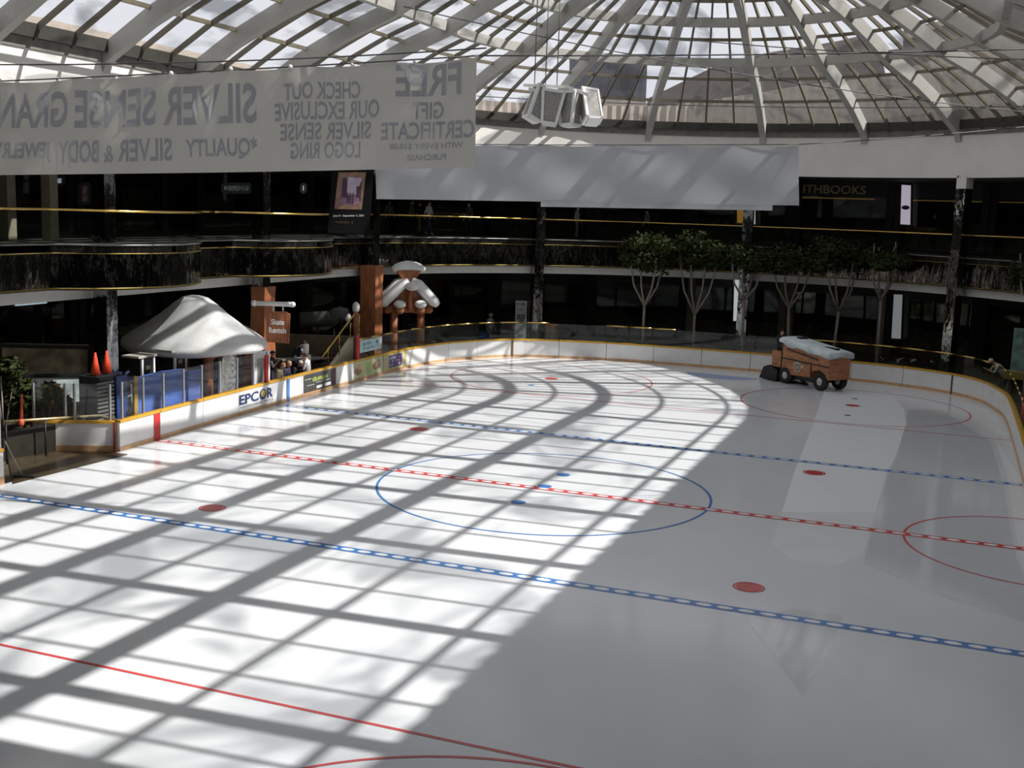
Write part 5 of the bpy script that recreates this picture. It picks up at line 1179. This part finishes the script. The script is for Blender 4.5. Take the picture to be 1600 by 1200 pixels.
person('person in dark clothes on the upper level at the bright rail glare', upper(733, 63.2), 2.9, standing(.06), c(CORD, SHB), HD, 1.02)
person('person in a grey shirt on the upper level right of the far mirrored column', upper(902, 65.0), -1.6, standing(.1), c(clothm('mid_grey', (.26, .26, .26)), GRY), HB, 1.02)
person('person in dark clothing on the upper level under the middle of the plain banner', upper(1012, 66.0), 1.5, standing(.1), c(GRY, SHB), HD, 1.0)
# people at the bench
def bench(px, py, x, z): p = atx(px, py, x); return (x, p.y, z)
person('dark-haired person in a white shirt sitting on the boards, back to the rink', bench(481, 588, -13.80, .62), PI/2+.25, sitting(.05), c(SHW, SHB, sleeve=SHW), HD, 1.0)
person('seated person in black with white hair, just left of the white-shirted sitter', bench(461, 590, -14.3, .36), -PI/2-.3, sitting(.05, .25), c(SHB, SHB, fore=SHB), HW, 1.0)
person('seated person in a navy jacket with a bare head, second from the red post', bench(444, 588, -14.18, .42), -PI/2+.1, sitting(.12, .12), c(SHN, SHB, fore=SHN), mat('hair_thin', (.30, .18, .12), .6), 1.02)
person('seated person in a khaki jacket with brown hair right of the red post', bench(431, 594, -14.22, .44), -PI/2+.2, sitting(.1, .22), c(KH, CRM, fore=KH), mat('hair_auburn', (.22, .10, .05), .7), 1.0)
person('standing person in black vest and white sleeves behind the red post', atx(425, 575, -14.65).xy.to_3d(), -PI/2+.3, standing(.03, .2, {'elR': (.26, .12, 1.16), 'wrR': (.08, .26, 1.36)}), c(SHB, SHN, sleeve=SHW), HD, 1.0)
p = at(460, 560, 49.6); person('person in dark top and white and blue sleeves bending behind the counter', (p.x, p.y, 0), -.8, standing(.05, .25, {'chest': (0, .16, 1.24), 'neck': (0, .27, 1.40), 'head': (0, .36, 1.47), 'shL': (-.185, .22, 1.34), 'shR': (.185, .22, 1.34), 'elL': (-.24, .34, 1.1), 'elR': (.24, .34, 1.1), 'wrL': (-.2, .5, 1.0), 'wrR': (.2, .5, 1.0)}), c(SHB, SHN, sleeve=PALEB, fore=SHW), HD, 1.05)
# leaning person at the right, driver of the resurfacer
person('white-haired person in a pale pink top leaning on the rail at the far right', (12.45, 25.1, 0), 1.85, standing(0, .3, {'pelvis': (0, -.12, .95), 'chest': (0, .18, 1.24), 'neck': (0, .33, 1.36), 'head': (0, .42, 1.42), 'shL': (-.185, .26, 1.30), 'shR': (.185, .26, 1.30), 'elL': (-.24, .38, 1.06), 'elR': (.24, .38, 1.06), 'wrL': (-.10, .58, 1.14), 'wrR': (.10, .58, 1.14), 'hipL': (-.1, -.12, .9), 'hipR': (.1, -.12, .9)}), c(PINK, SHB, fore=SKIN), HW, 1.18)
person('driver in dark clothes sitting at the rear of the ice resurfacer', zp(-.72, .25, 1.45), math.atan2(ah.y, ah.x)-PI/2, sitting(.03, 0, {'anL': (-.12, .42, -.05), 'anR': (.12, .42, -.05), 'toeL': (-.12, .5, -.03), 'toeR': (.12, .5, -.03), 'knL': (-.12, .40, .16), 'knR': (.12, .40, .16)}), c(SHB, SHB, fore=SHB), HD, 1.0)
